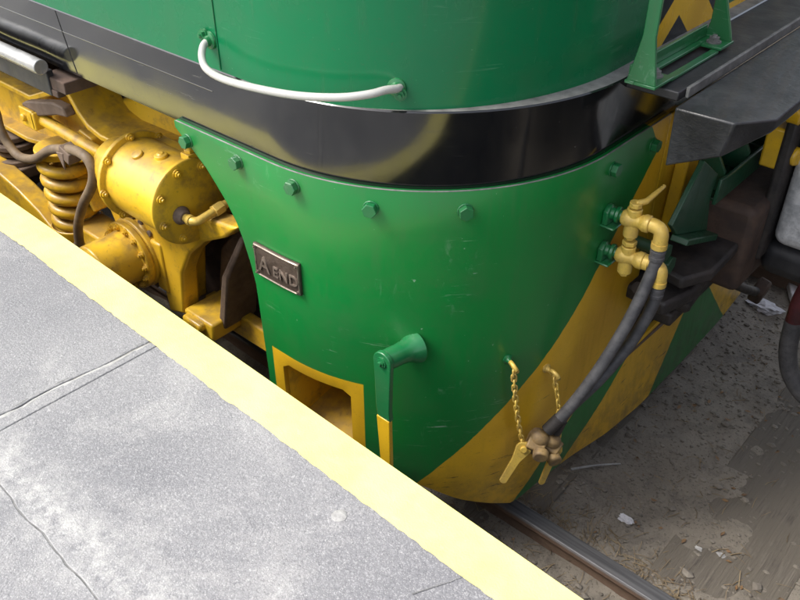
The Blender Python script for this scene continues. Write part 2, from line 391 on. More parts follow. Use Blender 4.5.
# ---- platform: retaining wall, coping with yellow line, asphalt laid in patches with ragged seams
PE = 1.07
platform = empty('platform', (-2, .5, -1.2)); tag(platform, 'raised asphalt station platform with yellow edge line', kind='structure')
bm = nb(); bx(bm, -12.5, 40, -14, PE-.02, -1.35, -.06); obj('retaining_wall', bm, 'concrete', platform)
bm = nb(); bx(bm, -12.5, 40, .70, PE, -.09, -.002); obj('coping', bm, 'concrete', platform, bevel=.008)
def jag(t, amp, seed): return amp*noise.fractal(Vector((t*7, seed, 1)), 1, 2.2, 4)
def seamx(y): return -1.86 + .05*(y-.5) + jag(y, .012, 3.3)      # cross seam
def seamy(x): return .368 + .012*math.sin(x*3) + jag(x, .012, 9.1)   # long patch seam
def inner(x): return PE-.128 + jag(x, .004, 5.5) + jag(x*5, .0035, 8.5)
def panel(name, xa, xb, fy0, fy1, z, parent, mat='asphalt', step=.03, thick=.05, far=()):
    """strip between two ragged lines of x; a real slab with thickness"""
    X = list(far[:1]); x = xa
    n = max(1, int((xb-xa)/step)); X += [xa+(xb-xa)*i/n for i in range(n+1)] + list(far[1:])
    bm = nb(); top = []; bot = []
    for x in X:
        a, b = fy0(x), fy1(x)
        top.append((bm.verts.new((x, a, z)), bm.verts.new((x, b, z)))); bot.append((bm.verts.new((x, a, z-thick)), bm.verts.new((x, b, z-thick))))
    for i in range(len(X)-1):
        bm.faces.new((top[i][0], top[i+1][0], top[i+1][1], top[i][1])); bm.faces.new((bot[i][0], bot[i][1], bot[i+1][1], bot[i+1][0]))
        bm.faces.new((top[i][0], bot[i][0], bot[i+1][0], top[i+1][0])); bm.faces.new((top[i][1], top[i+1][1], bot[i+1][1], bot[i][1]))
    bm.faces.new((top[0][0], top[0][1], bot[0][1], bot[0][0])); bm.faces.new((top[-1][0], bot[-1][0], bot[-1][1], top[-1][1]))
    return obj(name, bm, mat, parent, bevel=.002, seg=1)
def panel_y(name, ya, yb, fx0, fx1, z, parent, mat='asphalt', step=.025, thick=.05):
    n = max(1, int((yb-ya)/step)); bm = nb(); top = []; bot = []
    for i in range(n+1):
        y = ya+(yb-ya)*i/n; a, b = fx0(y), fx1(y)
        top.append((bm.verts.new((a, y, z)), bm.verts.new((b, y, z)))); bot.append((bm.verts.new((a, y, z-thick)), bm.verts.new((b, y, z-thick))))
    for i in range(n):
        bm.faces.new((top[i][0], top[i][1], top[i+1][1], top[i+1][0])); bm.faces.new((bot[i][0], bot[i+1][0], bot[i+1][1], bot[i][1]))
        bm.faces.new((top[i][0], top[i+1][0], bot[i+1][0], bot[i][0])); bm.faces.new((top[i][1], bot[i][1], bot[i+1][1], top[i+1][1]))
    bm.faces.new((top[0][0], bot[0][0], bot[0][1], top[0][1])); bm.faces.new((top[-1][0], top[-1][1], bot[-1][1], bot[-1][0]))
    return obj(name, bm, mat, parent, bevel=.002, seg=1)
YI = PE-.128
panel_y('asphalt_panel', .36, YI+.018, lambda y: -12.5, lambda y: seamx(y)-.006, .001, platform)                    # beyond the cross seam
panel('asphalt_panel', -1.80, 3.0, lambda x: seamy(x)+.0012, lambda x: YI+.018 + 0*x, .004, platform)              # patch nearest the edge
panel_y('asphalt_panel', seamy(-1.8)+.004, YI+.017, lambda y: seamx(y)+.006, lambda y: -1.803, .0035, platform)
panel('asphalt_panel', -4.0, 3.0, lambda x: -14, lambda x: seamy(x)-.0012 if x > -1.9 else min(.355, seamy(x)-.0012), .001, platform, far=(-12.5, 40))
bm = nb(); bx(bm, 3.01, 40, .37, YI+.018, -.05, .003); obj('asphalt_panel', bm, 'asphalt', platform)
# mortar that has squeezed up along the cross seam, with a dark crack beside it
def ridge(name, mat, f, ya, yb, w, h, z0, seed):
    bm = nb(); rows = []; n = int((yb-ya)/.012)
    for i in range(n+1):
        y = ya+(yb-ya)*i/n; x = f(y); ww = w*(.65+.7*abs(noise.noise(Vector((y*11, seed, 0))))); hh = h*(.55+.9*abs(noise.noise(Vector((y*17, seed, 4)))))
        rows.append([bm.verts.new((x-ww, y, z0)), bm.verts.new((x-ww*.45, y, z0+hh*.8)), bm.verts.new((x+ww*.3, y, z0+hh)), bm.verts.new((x+ww, y, z0))])
    for a, b in zip(rows, rows[1:]):
        for k in range(3): bm.faces.new((a[k], a[k+1], b[k+1], b[k]))
    return obj(name, bm, mat, platform)
ridge('mortar_ridge', 'mortar', lambda y: seamx(y)+.009, -.4, YI-.003, .015, .0065, -.001, 2.2)
ridge('crack_filler', 'tar', lambda y: seamx(y)-.014, -.4, YI-.01, .006, .003, -.001, 5.1)
bm = nb(); rows = []                        # tar showing in the long seam
for i in range(260):
    x = -1.85+i*.0185; y = seamy(x)
    w = .001+.006*abs(noise.noise(Vector((x*9, 3, 1)))); rows.append((bm.verts.new((x, y-w, -.0005)), bm.verts.new((x, y+.004, -.0005))))
for a, b in zip(rows, rows[1:]): bm.faces.new((a[0], b[0], b[1], a[1]))
obj('seam_filler', bm, 'tar', platform)
bm = nb(); rows = []                        # short crack near the edge line
for i in range(16):
    t = i/15; y = .835+t*.11; x = -.68+t*.05+jag(y, .006, 2); w = .0014*(1.1-t*.6)
    rows.append((bm.verts.new((x-w, y, .0062)), bm.verts.new((x+w, y, .0062))))
for a, b in zip(rows, rows[1:]): bm.faces.new((a[0], b[0], b[1], a[1]))
obj('crack', bm, 'tar', platform)
# the painted line: a skin of paint on the coping with a wavering inner edge
bm = nb(); rows = []
for i in range(800):
    x = -4.0+i*.0075 if i else -12.5
    if i == 799: x = 40
    rows.append((bm.verts.new((x, inner(x), .006)), bm.verts.new((x, PE+.002, .006)), bm.verts.new((x, PE+.0025, -.006))))
for a, b in zip(rows, rows[1:]):
    for k in range(2): bm.faces.new((a[k], b[k], b[k+1], a[k+1]))
obj('edge_line', bm, 'line', platform)
bm = nb(); bx(bm, -12.5, 40, YI+.020, PE-.001, -.004, .0045); obj('coping_render', bm, 'concrete', platform)

PV = Vector((-1.35, 1.068, 0)); RZ = Matrix.Rotation(-.0247, 4, 'Z')
platform.location = PV+RZ @ (platform.location-PV); platform.rotation_euler = (0, 0, -.0247)

# ---- track
track = empty('railway_track', (-1, YC, -1.2)); tag(track, 'steel rails on half buried timber sleepers', kind='structure')
RY = 1.978
rp = [(-.062, -.155), (.062, -.155), (.062, -.143), (.012, -.125), (.009, -.04), (.036, -.03), (.037, -.008), (.030, 0), (-.030, 0), (-.037, -.008), (-.036, -.03), (-.009, -.04), (-.012, -.125), (-.062, -.143)]
for y0 in (RY, 2*YC-RY):
    bm = nb(); prism(bm, [(y0+a, -1.08+b) for a, b in rp], -40, 30, 'X'); obj('rail', bm, 'rail', track, bevel=.003)
sl = None
for i in range(-6, 4):
    xc = -.375+i*.92
    if i == 0 or sl is None:
        bm = nb()                                            # split timber: four strips of slightly different height
        w = .46; e = [-.5, .5]
        for a, b in zip(e, e[1:]):
            dz = random.uniform(-.004, .004); box(bm, ((a+b)/2*w, 0, -.07+dz), ((b-a)*w-.0015, 3.6, .14))
        o = obj('sleeper', bm, 'wood', track, bevel=.006); sl = o.data
        o.location = Vector((xc, YC, -1.266))-WL[track]
    else:
        o = inst('sleeper', sl, track, Matrix.Translation((xc, YC, -1.266)))
        m = o.modifiers.new('bevel', 'BEVEL'); m.width = .006; m.segments = 2
for j, xc in enumerate([-.375+i*.92 for i in range(-3, 2)]):
    bm = nb(); bx(bm, xc-.09, xc+.09, RY-.15, RY+.15, -1.235, -1.226); box(bm, (xc-.05, RY+.085, -1.222), (.03, .03, .025)); box(bm, (xc+.05, RY-.085, -1.222), (.03, .03, .025))
    obj('tie_plate', bm, 'rust', track, bevel=.003)

# ================================================================== THE LOCOMOTIVE
loco = empty('locomotive', (-4, YC, -1.08), 'green black and yellow diesel locomotive standing at the platform, rounded end nearest', 'locomotive')
SF = SA + (YC-CY)                           # s at the centre line
ZB, ZG = .43, .68                           # bottom and top of the black band
def full_path(inset, n=40, x0=-12.0):
    """plan points around the whole end, near side to far side, with s for uv"""
    S = [x0-CX] + [-4+i*.25 for i in range(16)] + [SA*i/n for i in range(n+1)] + [SA+(SF-SA)*i/8 for i in range(1, 9)]
    near = [(B(s, 1, -inset(s)), s) for s in S]
    far = [(Vector((p.x, 2*YC-p.y, 0)), 2*SF-s) for p, s in near[:-1]][::-1]
    return near+far
def shell(bm, path, zs, zoff=None):
    uvl = bm.loops.layers.uv.new('UVMap'); cols = []
    for p, s in path: cols.append(([bm.verts.new((p.x, p.y, z)) for z in zs], s))
    for (A, sa), (C, sb) in zip(cols, cols[1:]):
        for k in range(len(zs)-1):
            f = bm.faces.new((A[k], C[k], C[k+1], A[k+1]))
            for l, uv in zip(f.loops, ((sa, zs[k]), (sb, zs[k]), (sb, zs[k+1]), (sa, zs[k+1]))): l[uvl].uv = uv
    return cols
sm = lambda t: max(0, min(1, t))**2*(3-2*max(0, min(1, t)))
ins_up = lambda s: .003+.05*sm((s-.25)/.8)
bm = nb(); cols = shell(bm, full_path(ins_up), [.665, .8, 1.0, 1.4, 2.0, 2.6, 2.9])
ctr = Vector((0, YC, 0)); last = [c[0][-1] for c in cols]
prev = last
for dz, sc in ((.16, .93), (.24, .8), (.27, .4)):
    nxt = [bm.verts.new((v.co.x if v.co.x < -3.9 else v.co.x-(1-sc)*.9, YC+(v.co.y-YC)*sc, 2.9+dz)) for v in last]
    for i in range(len(prev)-1): bm.faces.new((prev[i], prev[i+1], nxt[i+1], nxt[i]))
    prev = nxt
bm.faces.new(prev)
obj('body_shell', bm, 'nose', loco, ang=50, recalc=False)
bm = nb(); path = full_path(lambda s: 0.0); cols = shell(bm, path, [ZB, .5, .58, .65, ZG-.004])
for (p, s), (q, _), (C_, _s) in zip(path, full_path(lambda s: .030), cols):     # the band leans in slightly towards its foot
    for v, f in zip(C_, (1, .68, .36, .1, 0)): v.co.x = p.x+(q.x-p.x)*f; v.co.y = p.y+(q.y-p.y)*f
inner_ring = [bm.verts.new((p.x, p.y, ZG)) for p, s in full_path(lambda s: .004)]
for i in range(len(cols)-1): bm.faces.new((cols[i][0][-1], cols[i+1][0][-1], inner_ring[i+1], inner_ring[i]))
under = [bm.verts.new((p.x, p.y, ZB)) for p, s in full_path(lambda s: .10)]
for i in range(len(cols)-1): bm.faces.new((cols[i][0][0], under[i], under[i+1], cols[i+1][0][0]))
obj('waist_band', bm, 'black', loco, ang=50, recalc=False)
# ledge on top of the band where the nose steps back
bm = nb(); A = full_path(lambda s: .0035); C = full_path(lambda s: .12)
va = [bm.verts.new((p.x, p.y, ZG+.0005)) for p, s in A]; vc = [bm.verts.new((p.x, p.y, ZG+.001)) for p, s in C]
for i in range(len(va)-1): bm.faces.new((va[i], va[i+1], vc[i+1], vc[i]))
obj('nose_ledge', bm, 'ledge', loco)
bm = nb(); prism(bm, [(-12, 1.5), (-1.75, 1.5), (-1.45, 1.62), (-1.22, 1.85), (-1.12, 2.2), (-1.12, 2*YC-2.2), (-1.22, 2*YC-1.85), (-1.75, 2*YC-1.5), (-12, 2*YC-1.5)], .40, .66, 'Z'); obj('underframe', bm, 'darksteel', loco)
bm = nb(); bx(bm, -12, -1.6, 2.2, 2*YC-2.2, -.35, .40); obj('frame_sill', bm, 'rust', loco)
# panel seams on the side
bm = nb(); tube(bm, [B(-.167, z, -.0015) for z in (.685, .8, 1.2, 2.0)], .0022, 6); obj('panel_seam', bm, 'nose', loco)
bm = nb(); tube(bm, [(-2.85, YS+i_, z) for z, i_ in ((.44, .0285), (.5, .0204), (.58, .0108), (.65, .003), (.675, .0002))], .0022, 6); tube(bm, [(x, YS+.0085, .60) for x in (-5, -3, -2.0)], .0016, 6); obj('panel_seam', bm, 'black', loco)

# ---- skirt plate (pilot): swoops down from the band, wraps round the corner
lowtab = [(-.47, .415), (-.40, .365), (-.33, .313), (-.285, .265), (-.241, .215), (-.205, .16), (-.178, .10), (-.155, .02), (-.138, -.06), (-.126, -.15), (-.125, -.72)]
bottab = [(-.125, -.72), (.45, -.735), (.55, -.78), (.66, -.85), (.80, -.915), (.89, -.955), (1.0, -.915), (1.10, -.905), (1.47, -.965), (1.8, -1.02), (2.21, -1.03), (2.62, -1.02), (2.95, -.965)]
def zlow(s): return lerp_tab(lowtab, s) if s < -.1251 else lerp_tab(bottab, s)
HS0, HS1, HZ0, HZ1 = -.039, .262, -.66, -.352             # step pocket opening
Ss = sorted(set([a for a, b in lowtab if a < -.126] + [-.1255, -.1245, -.09, HS0, HS1] + [HS0+(HS1-HS0)*i/10 for i in range(11)] + [.262+(1.56-.262)*i/44 for i in range(45)] + [1.56+(2*SF-3.12)*i/20 for i in range(21)]))
def skirt_mesh():
    bm = nb(); uvl = bm.loops.layers.uv.new('UVMap'); ZT = ZB+.008
    zfr = [0, .12, .24, .36, .5, .64, .78, .9, 1]
    vc = {}
    def V(s, z):
        k = (round(s, 5), round(z, 5))
        if k not in vc: vc[k] = bm.verts.new(B(s, z, -.007+.03*sm((s-1.15)/.4)*sm((-.60-z)/.36)))
        return vc[k]
    def quad(a, b, za0, za1, zb0, zb1):
        try: f = bm.faces.new((V(a, za0), V(b, zb0), V(b, zb1), V(a, za1)))
        except ValueError: return
        for l, uv in zip(f.loops, ((a, za0), (b, zb0), (b, zb1), (a, za1))): l[uvl].uv = uv
    def zs(s):
        lo = zlow(s)
        if HS0-1e-6 <= s <= HS1+1e-6:
            # rounded top corners of the opening
            e = min(s-HS0, HS1-s); top = HZ1-(.022*(1-math.sqrt(max(0, 1-(1-min(1, e/.03))**2))))
            return [lo, HZ0, -.605, top, -.30, -.18, -.06, .06, .18, .30, ZT]
        if s < -.1251: return [lo+(ZT-lo)*f for f in (0, .05, .1, .2, .3, .42, .54, .66, .78, .9, 1)]
        return [lo, HZ0, -.605, -.352, -.30, -.18, -.06, .06, .18, .30, ZT]
    for a, b in zip(Ss, Ss[1:]):
        A, C = zs(a), zs(b)
        for k in range(len(A)-1):
            if k in (1, 2) and a >= HS0-1e-6 and b <= HS1+1e-6: continue
            if k >= 2 and a >= 1.56-1e-6: continue
            quad(a, b, A[k], A[k+1], C[k], C[k+1])
    bmesh.ops.remove_doubles(bm, verts=bm.verts, dist=1e-5)
    return bm
def obj_keep(name, bm, mat, parent, solid, bevel=0):
    o = obj(name, bm, mat, parent, ang=55, recalc=False)
    m = o.modifiers.new('solid', 'SOLIDIFY'); m.thickness = .011; m.offset = solid; m.use_even_offset = True
    if bevel:
        b = o.modifiers.new('bevel', 'BEVEL'); b.width = bevel; b.segments = 2; b.limit_method = 'ANGLE'; b.angle_limit = R_(60)
    return o
skirt = obj_keep('skirt_plate', skirt_mesh(), 'skirt', loco, 1, .0025); skirt.modifiers['solid'].thickness = .020
bm = nb(); tube(bm, [B(-.462+2.02*i/80, ZB+.0085, .0105) for i in range(81)], .0028, 6); obj('skirt_edge', bm, 'ledge', loco)
# step pocket behind the opening: open yellow box
def pocket_box():
    bm = nb(); s0, s1 = HS0-.004, HS1+.004; t0, t1 = HZ0-.01, HZ1+.006
    f = [B(s0, 0, -.004), B(s1, 0, -.004)]; b = [Vector((f[0].x, 1.69, 0)), Vector((f[1].x, 1.69, 0))]
    q = lambda p, z: bm.verts.new((p.x, p.y, z))
    a0, a1, a2, a3 = q(f[0], t0), q(f[1], t0), q(f[1], t1), q(f[0], t1); c0, c1, c2, c3 = q(b[0], t0+.05), q(b[1], t0+.05), q(b[1], t1), q(b[0], t1)
    for F in ((a0, a1, c1, c0), (a1, a2, c2, c1), (a2, a3, c3, c2), (a3, a0, c0, c3), (c0, c1, c2, c3)): bm.faces.new(F)
    return bm
obj('step_pocket', pocket_box(), 'bogie', loco, smooth=False)
bm = nb(); prism(bm, [(-1.6, 2.3), (-1.04, 2.57), (-1.02, 3.2), (-1.04, 3.83), (-1.6, 4.1)], -.64, -.625, 'Z'); obj('pilot_shelf', bm, 'dust', loco, bevel=.003)
# far-side corner of the skirt (mirror)
bm = nb(); uvl = bm.loops.layers.uv.new('UVMap'); prevc = None
for i in range(31):
    s = -.12+(1.56+.12)*i/30; p = B(s, 0, .002); y = 2*YC-p.y
    col = [bm.verts.new((p.x, y, z)) for z in (zlow(s), -.3, ZB-.004)]
    if prevc:
        for k in range(2):
            f = bm.faces.new((prevc[k], col[k], col[k+1], prevc[k+1]))
            for l in f.loops: l[uvl].uv = (2*SF-s, l.vert.co.z)
    prevc = col
obj_keep('skirt_plate', bm, 'skirt', loco, 1)

# ---- hex bolts along the skirt's top edge
def bolt_mesh(r=.020, h=.017, mat='green', name='bolt', stud=True, w=1.35):
    bm = nb(); cyl(bm, (0, 0, -.002), (0, 0, .004), r*w, n=20); cyl(bm, (0, 0, .004), (0, 0, h), r, n=6)
    if stud: cyl(bm, (0, 0, h), (0, 0, h+.007), r*.55, r*.45, n=10)
    bmesh.ops.recalc_face_normals(bm, faces=bm.faces)
    me = bpy.data.meshes.new(name); bm.to_mesh(me); bm.free(); me.materials.append(M[mat]); return me
gb = bolt_mesh(.0225, .024, stud=False, w=1.08)
for s, z in ((-.408, .384), (-.153, .392), (.095, .391), (.353, .376), (.628, .376), (1.19, .376), (1.455, .364)):
    o = inst('bolt', gb, loco, frame(B(s, z, .013), BN(s), random.uniform(0, 1)))
    m = o.modifiers.new('bevel', 'BEVEL'); m.width = .0015; m.segments = 1

# ---- cast plate reading A END
bm = nb(); rows = []
for i in range(11):
    s = -.114+.212*i/10; rows.append([bm.verts.new(B(s, z, .0135)) for z in (0.0, .121)])
for A, C in zip(rows, rows[1:]): bm.faces.new((A[0], C[0], C[1], A[1]))
npl = obj_keep('name_plate', bm, 'bronze', loco, 1, .002); npl['label'] = 'small bronze plate with raised letters A END'
for k in range(1):
    bm = nb(); w = .0045
    loop = [(-.114+.212*i/10, .121-w) for i in range(11)] + [(.098-w/2, .06)] + [(.098-.212*i/10, w) for i in range(11)] + [(-.114+w/2, .06)]
    pts = [B(s+(w if s < -.1 else (-w if s > .09 else 0)), z, .0245) for s, z in loop]; pts.append(pts[0]); tube(bm, pts, .0035, 6, cap=False)
    obj('plate_rim', bm, 'letters', npl)
def text_on_skin(txt, size, s0, z0, spacing=1.0):
    cu = bpy.data.curves.new('t', 'FONT'); cu.body = txt; cu.size = size; cu.extrude = .0025; cu.offset = .0006; cu.space_character = spacing
    to = bpy.data.objects.new('t', cu); COL.objects.link(to); bpy.context.view_layer.update()
    me = bpy.data.meshes.new_from_object(to.evaluated_get(bpy.context.evaluated_depsgraph_get()))
    bpy.data.objects.remove(to)
    bm = nb(); bm.from_mesh(me); bpy.data.meshes.remove(me)
    for v in bm.verts: v.co = B(s0+v.co.x, z0+v.co.y, .027+v.co.z)
    return bm
obj('lettering', text_on_skin('A', .080, -.090, .030), 'letters', npl, smooth=False)
obj('lettering', text_on_skin('END', .054, -.022, .032, 1.1), 'letters', npl, smooth=False)
rv = bolt_mesh(.0045, .003, 'letters', 'rivet')
for s in (-.104, .088):
    for z in (.011, .11): inst('rivet', rv, npl, frame(B(s, z, .025), BN(s)))

# ---- hanging lever with its boss
lev = empty('coupling_lever', (-1.33, 1.44, -.095), parent=loco)
bm = nb(); lathe(bm, [(.056, -.02), (.046, .004), (.037, .02), (.035, .05), (.034, .105), (.030, .11)], (-1.326, 1.556, -.115), (-.12, -1, .10), 24); obj('boss', bm, 'green', lev, bevel=.002)
def lever_piece(z0, z1, rnd):
    w = lambda z: .034 if z > -.12 else .034-.014*min(1, (-.12-z)/.45)
    pts = []
    if rnd: pts = [(-1.338+.036*math.cos(a), -.100+.036*math.sin(a)) for a in [math.pi*(i/10) for i in range(11)]]
    else: pts = [(-1.338+w(z0), z0), (-1.338-w(z0), z0)]
    zz = z0 if rnd else z0
    left = [(-1.338-w(z)-.0*z, z) for z in (-.20, -.30) if z1 < z < z0] + [(-1.338-w(z1)+.012*((-.095-z1)/.5), z1)]
    right = [(-1.338+w(z1)+.012*((-.095-z1)/.5), z1)] + [(-1.338+w(z), z) for z in (-.30, -.20) if z1 < z < z0]
    return prism(nb(), pts+left+right, 1.432, 1.450)
obj('lever_arm', lever_piece(-.095, -.335, True), 'green', lev, bevel=.003)
o = obj('lever_tip', lever_piece(-.337, -.64, False), 'yellow', lev, bevel=.003); o['label'] = 'yellow painted lower end of the lever'
inst('bolt', bolt_mesh(.014, .008, 'green', 'slotted_bolt'), lev, frame((-1.338, 1.432, -.100), (0, -1, 0)))

# ---- grab rail under the nose side
gr = empty('grab_rail', B(.13, .74, .05), parent=loco)
pts = [B(-.196, .765, .004), B(-.190, .758, .03), B(-.168, .735, .056), B(-.125, .716, .074), B(-.04, .710, .080), B(.09, .719, .082), B(.207, .726, .081), B(.309, .737, .077), B(.375, .747, .062), B(.41, .752, .040), B(.432, .748, .018), B(.44, .744, .0)]
bm = nb(); tube(bm, curve_pts(pts, 6), .0108, 14); obj('rail_rod', bm, 'rod', gr)
for s, z in ((-.196, .765), (.43, .742)):
    bm = nb(); lathe(bm, [(.026, 0), (.024, .006), (.016, .009), (.014, .02)], B(s, z, -.001 if s < 0 else -.012), BN(s), 18); obj('flange', bm, 'green', gr)
    inst('bolt', bolt_mesh(.013, .014, 'green', 'rail_bolt'), gr, frame(B(s-.018 if s < 0 else s+.012, z+(.014 if s < 0 else -.012), .006), BN(s), .4))

# ---- front end: headstock, walkway, black step, bracket
bm = nb(); bx(bm, -1.12, -1.052, 2.58, 2*YC-2.58, -.10, .425); obj('headstock', bm, 'yellow', loco, bevel=.004)
bm = nb(); prism(bm, [(2.70, .35), (2.80, .35), (2.76, -.02), (2.66, -.06)], -1.05, -1.0, 'X'); obj('headstock_rib', bm, 'yellow', loco, bevel=.006)
bm = nb(); bx(bm, -1.06, -.874, 2.16, 2*YC-2.16, .645, .672); obj('front_walkway', bm, 'blackrough', loco, bevel=.004)
bm = nb(); bx(bm, -.873, -.862, 2.20, 2*YC-2.20, .645, .677); obj('walkway_edging', bm, 'ledge', loco, bevel=.003)
def black_step():
    bm = nb(); m = lambda y: 2*YC-y
    T = [(-.852, 2.095, .655), (-.685, 2.10, .655), (-.611, 2.20, .655), (-.611, m(2.20), .655), (-.685, m(2.10), .655), (-.852, m(2.095), .655)]
    L = [(-.855, 2.115, .470), (-.705, 2.118, .545), (-.620, 2.21, .612), (-.620, m(2.21), .612), (-.705, m(2.118), .545), (-.855, m(2.115), .470)]
    t = [bm.verts.new(p) for p in T]; l = [bm.verts.new(p) for p in L]
    bm.faces.new(t); bm.faces.new(l[::-1])
    for i in range(6): bm.faces.new((t[i], l[i], l[(i+1) % 6], t[(i+1) % 6]))
    return bm
obj('front_step', black_step(), 'blackstep', loco, bevel=.006)
br = empty('nose_bracket', (-.97, 2.35, .69), parent=loco)
def gusset(y0, y1, xa, xb, xc, xd, z0, z1): return prism(nb(), [(xa, z0), (xb, z0), (xb-.005, z0+.02), (xc, z0+.13), (xc+.002, z1), (xd, z1), (xd, z0+.13), (xa+.012, z0+.05)], y0, y1)
obj('gusset', gusset(2.105, 2.118, -1.012, -.922, -.947, -.985, .690, 1.35), 'green', br, bevel=.003)
obj('gusset', gusset(2.60, 2.613, -1.012, -.922, -.965, -1.0, .690, 1.35), 'green', br, bevel=.003)
bm = nb(); bx(bm, -1.014, -.985, 2.10, 2.62, .682, .692); bx(bm, -.985, -.92, 2.10, 2.215, .6825, .6915); bx(bm, -.985, -.92, 2.525, 2.62, .6825, .6915); bx(bm, -.95, -.925, 2.215, 2.525, .674, .683)
obj('base_plate', bm, 'green', br, bevel=.002)
bm = nb(); bx(bm, -1.014, -1.004, 2.118, 2.60, .692, .73); obj('back_lip', bm, 'green', br, bevel=.002)
bb = bolt_mesh(.017, .016, 'ledge', 'bracket_bolt')
for y in (2.18, 2.565): inst('bolt', bb, br, frame((-.962, y, .6915), (0, 0, 1), .3))

# green trough-shaped bracket below the step
tr = empty('coupler_bracket', (-.9, 2.9, .2), parent=loco)
bm = nb(); prism(bm, [(2.575, .30), (2.735, .19), (2.715, .10), (2.765, -.055), (2.475, .055), (2.41, .12), (2.50, .22)], -.925, -.905, 'X'); obj('drop_leg', bm, 'darkgreen', tr, bevel=.004)
bm = nb(); prism(bm, [(2.765, -.055), (2.475, .055), (2.46, .035), (2.755, -.078)], -.925, -.86, 'X'); obj('leg_lip', bm, 'darkgreen', tr, bevel=.004)
bm = nb(); prism(bm, [(2.735, .175), (2.80, .165), (3.50, .165), (3.56, .14), (3.56, .075), (2.72, .075)], -.90, -.885, 'X'); obj('web', bm, 'darkgreen', tr, bevel=.004)
bm = nb(); bx(bm, -1.045, -.90, 2.74, 3.56, .078, .09); obj('trough_floor', bm, 'darkgreen', tr, bevel=.003)
bm = nb(); bx(bm, -1.05, -1.035, 2.80, 3.56, .09, .33); obj('back_plate', bm, 'darkgreen', tr, bevel=.003)
for y in (2.80, 3.02, 3.28):
    bm = nb(); prism(bm, [(-1.034, .31), (-.99, .31), (-.905, .17), (-.905, .092), (-1.034, .092)], y, y+.014); obj('stiffener', bm, 'darkgreen', tr, bevel=.002)
inst('bolt', bolt_mesh(.026, .02, 'darkgreen', 'trough_bolt'), tr, frame((-.885, 3.40, .125), (1, 0, 0)))
# yellow uncoupling lever block by the step's front
ub = empty('uncoupling_block', (-.80, 2.95, .35), parent=loco)
bm = nb(); bx(bm, -.93, -.80, 2.86, 3.10, .40, .55); bx(bm, -.80, -.74, 2.90, 3.02, .43, .47); obj('block', bm, 'yellow', ub, bevel=.008)
bm = nb(); lathe(bm, [(.05, 0), (.055, .01), (.05, .05), (.03, .055), (.028, .1)], (-.80, 3.02, .38), (.9, -.1, -.1), 16); obj('pivot', bm, 'yellow', ub)
bm = nb(); bx(bm, -.86, -.78, 3.0, 3.2, .14, .30); cyl(bm, (-.80, 3.05, .20), (-.73, 3.03, .20), .035, n=12); obj('lug', bm, 'yellow', ub, bevel=.01)
bm = nb(); bx(bm, -1.0, -.95, 2.95, 3.02, .33, .50); obj('hanger', bm, 'yellow', ub, bevel=.004)

# coupler and draw gear
cp = empty('coupler', (-.95, YC, -.1), parent=loco)
bm = nb(); bx(bm, -1.3, -.77, 2.86, 3.46, -.34, .03); obj('shank', bm, 'rust', cp, bevel=.03, seg=3)
bm = nb(); bx(bm, -1.2, -.90, 2.60, 3.60, -.42, -.36); obj('carrier_plate', bm, 'darksteel', cp, bevel=.012)
bm = nb(); prism(bm, [(-1.15, 2.56), (-.86, 2.50), (-.80, 2.62), (-.82, 3.40), (-1.15, 3.6)], -.17, -.12, 'Z'); obj('carrier_plate', bm, 'darksteel', cp, bevel=.012)
bm = nb(); prism(bm, [(-1.15, 2.48), (-.88, 2.44), (-.84, 2.60), (-.87, 3.35), (-1.15, 3.5)], -.27, -.21, 'Z'); obj('carrier_plate', bm, 'darksteel', cp, bevel=.014)
for y, z in ((2.40, .02), (2.46, -.06)):
    bm = nb(); cyl(bm, (-1.02, y, z), (-.90, y, z), .022, n=16); cyl(bm, (-.93, y, z), (-.895, y, z), .036, n=6); obj('carrier_bolt', bm, 'darkgreen', cp, bevel=.003)
# bent operating bar
bm = nb(); tube(bm, curve_pts([(-.98, 2.40, -.16), (-.93, 2.60, -.30), (-.90, 2.70, -.375), (-.90, 2.74, -.37), (-.90, 2.92, -.335), (-.88, 3.02, -.39), (-.86, 3.30, -.58), (-.84, 3.50, -.70)], 6), .022, 10)
obj('operating_bar', bm, 'darksteel', cp)
bm = nb(); box(bm, (-.84, 3.5, -.69), (.06, .10, .09), (0.4, .2, 0)); obj('bar_end', bm, 'rust', cp, bevel=.012)

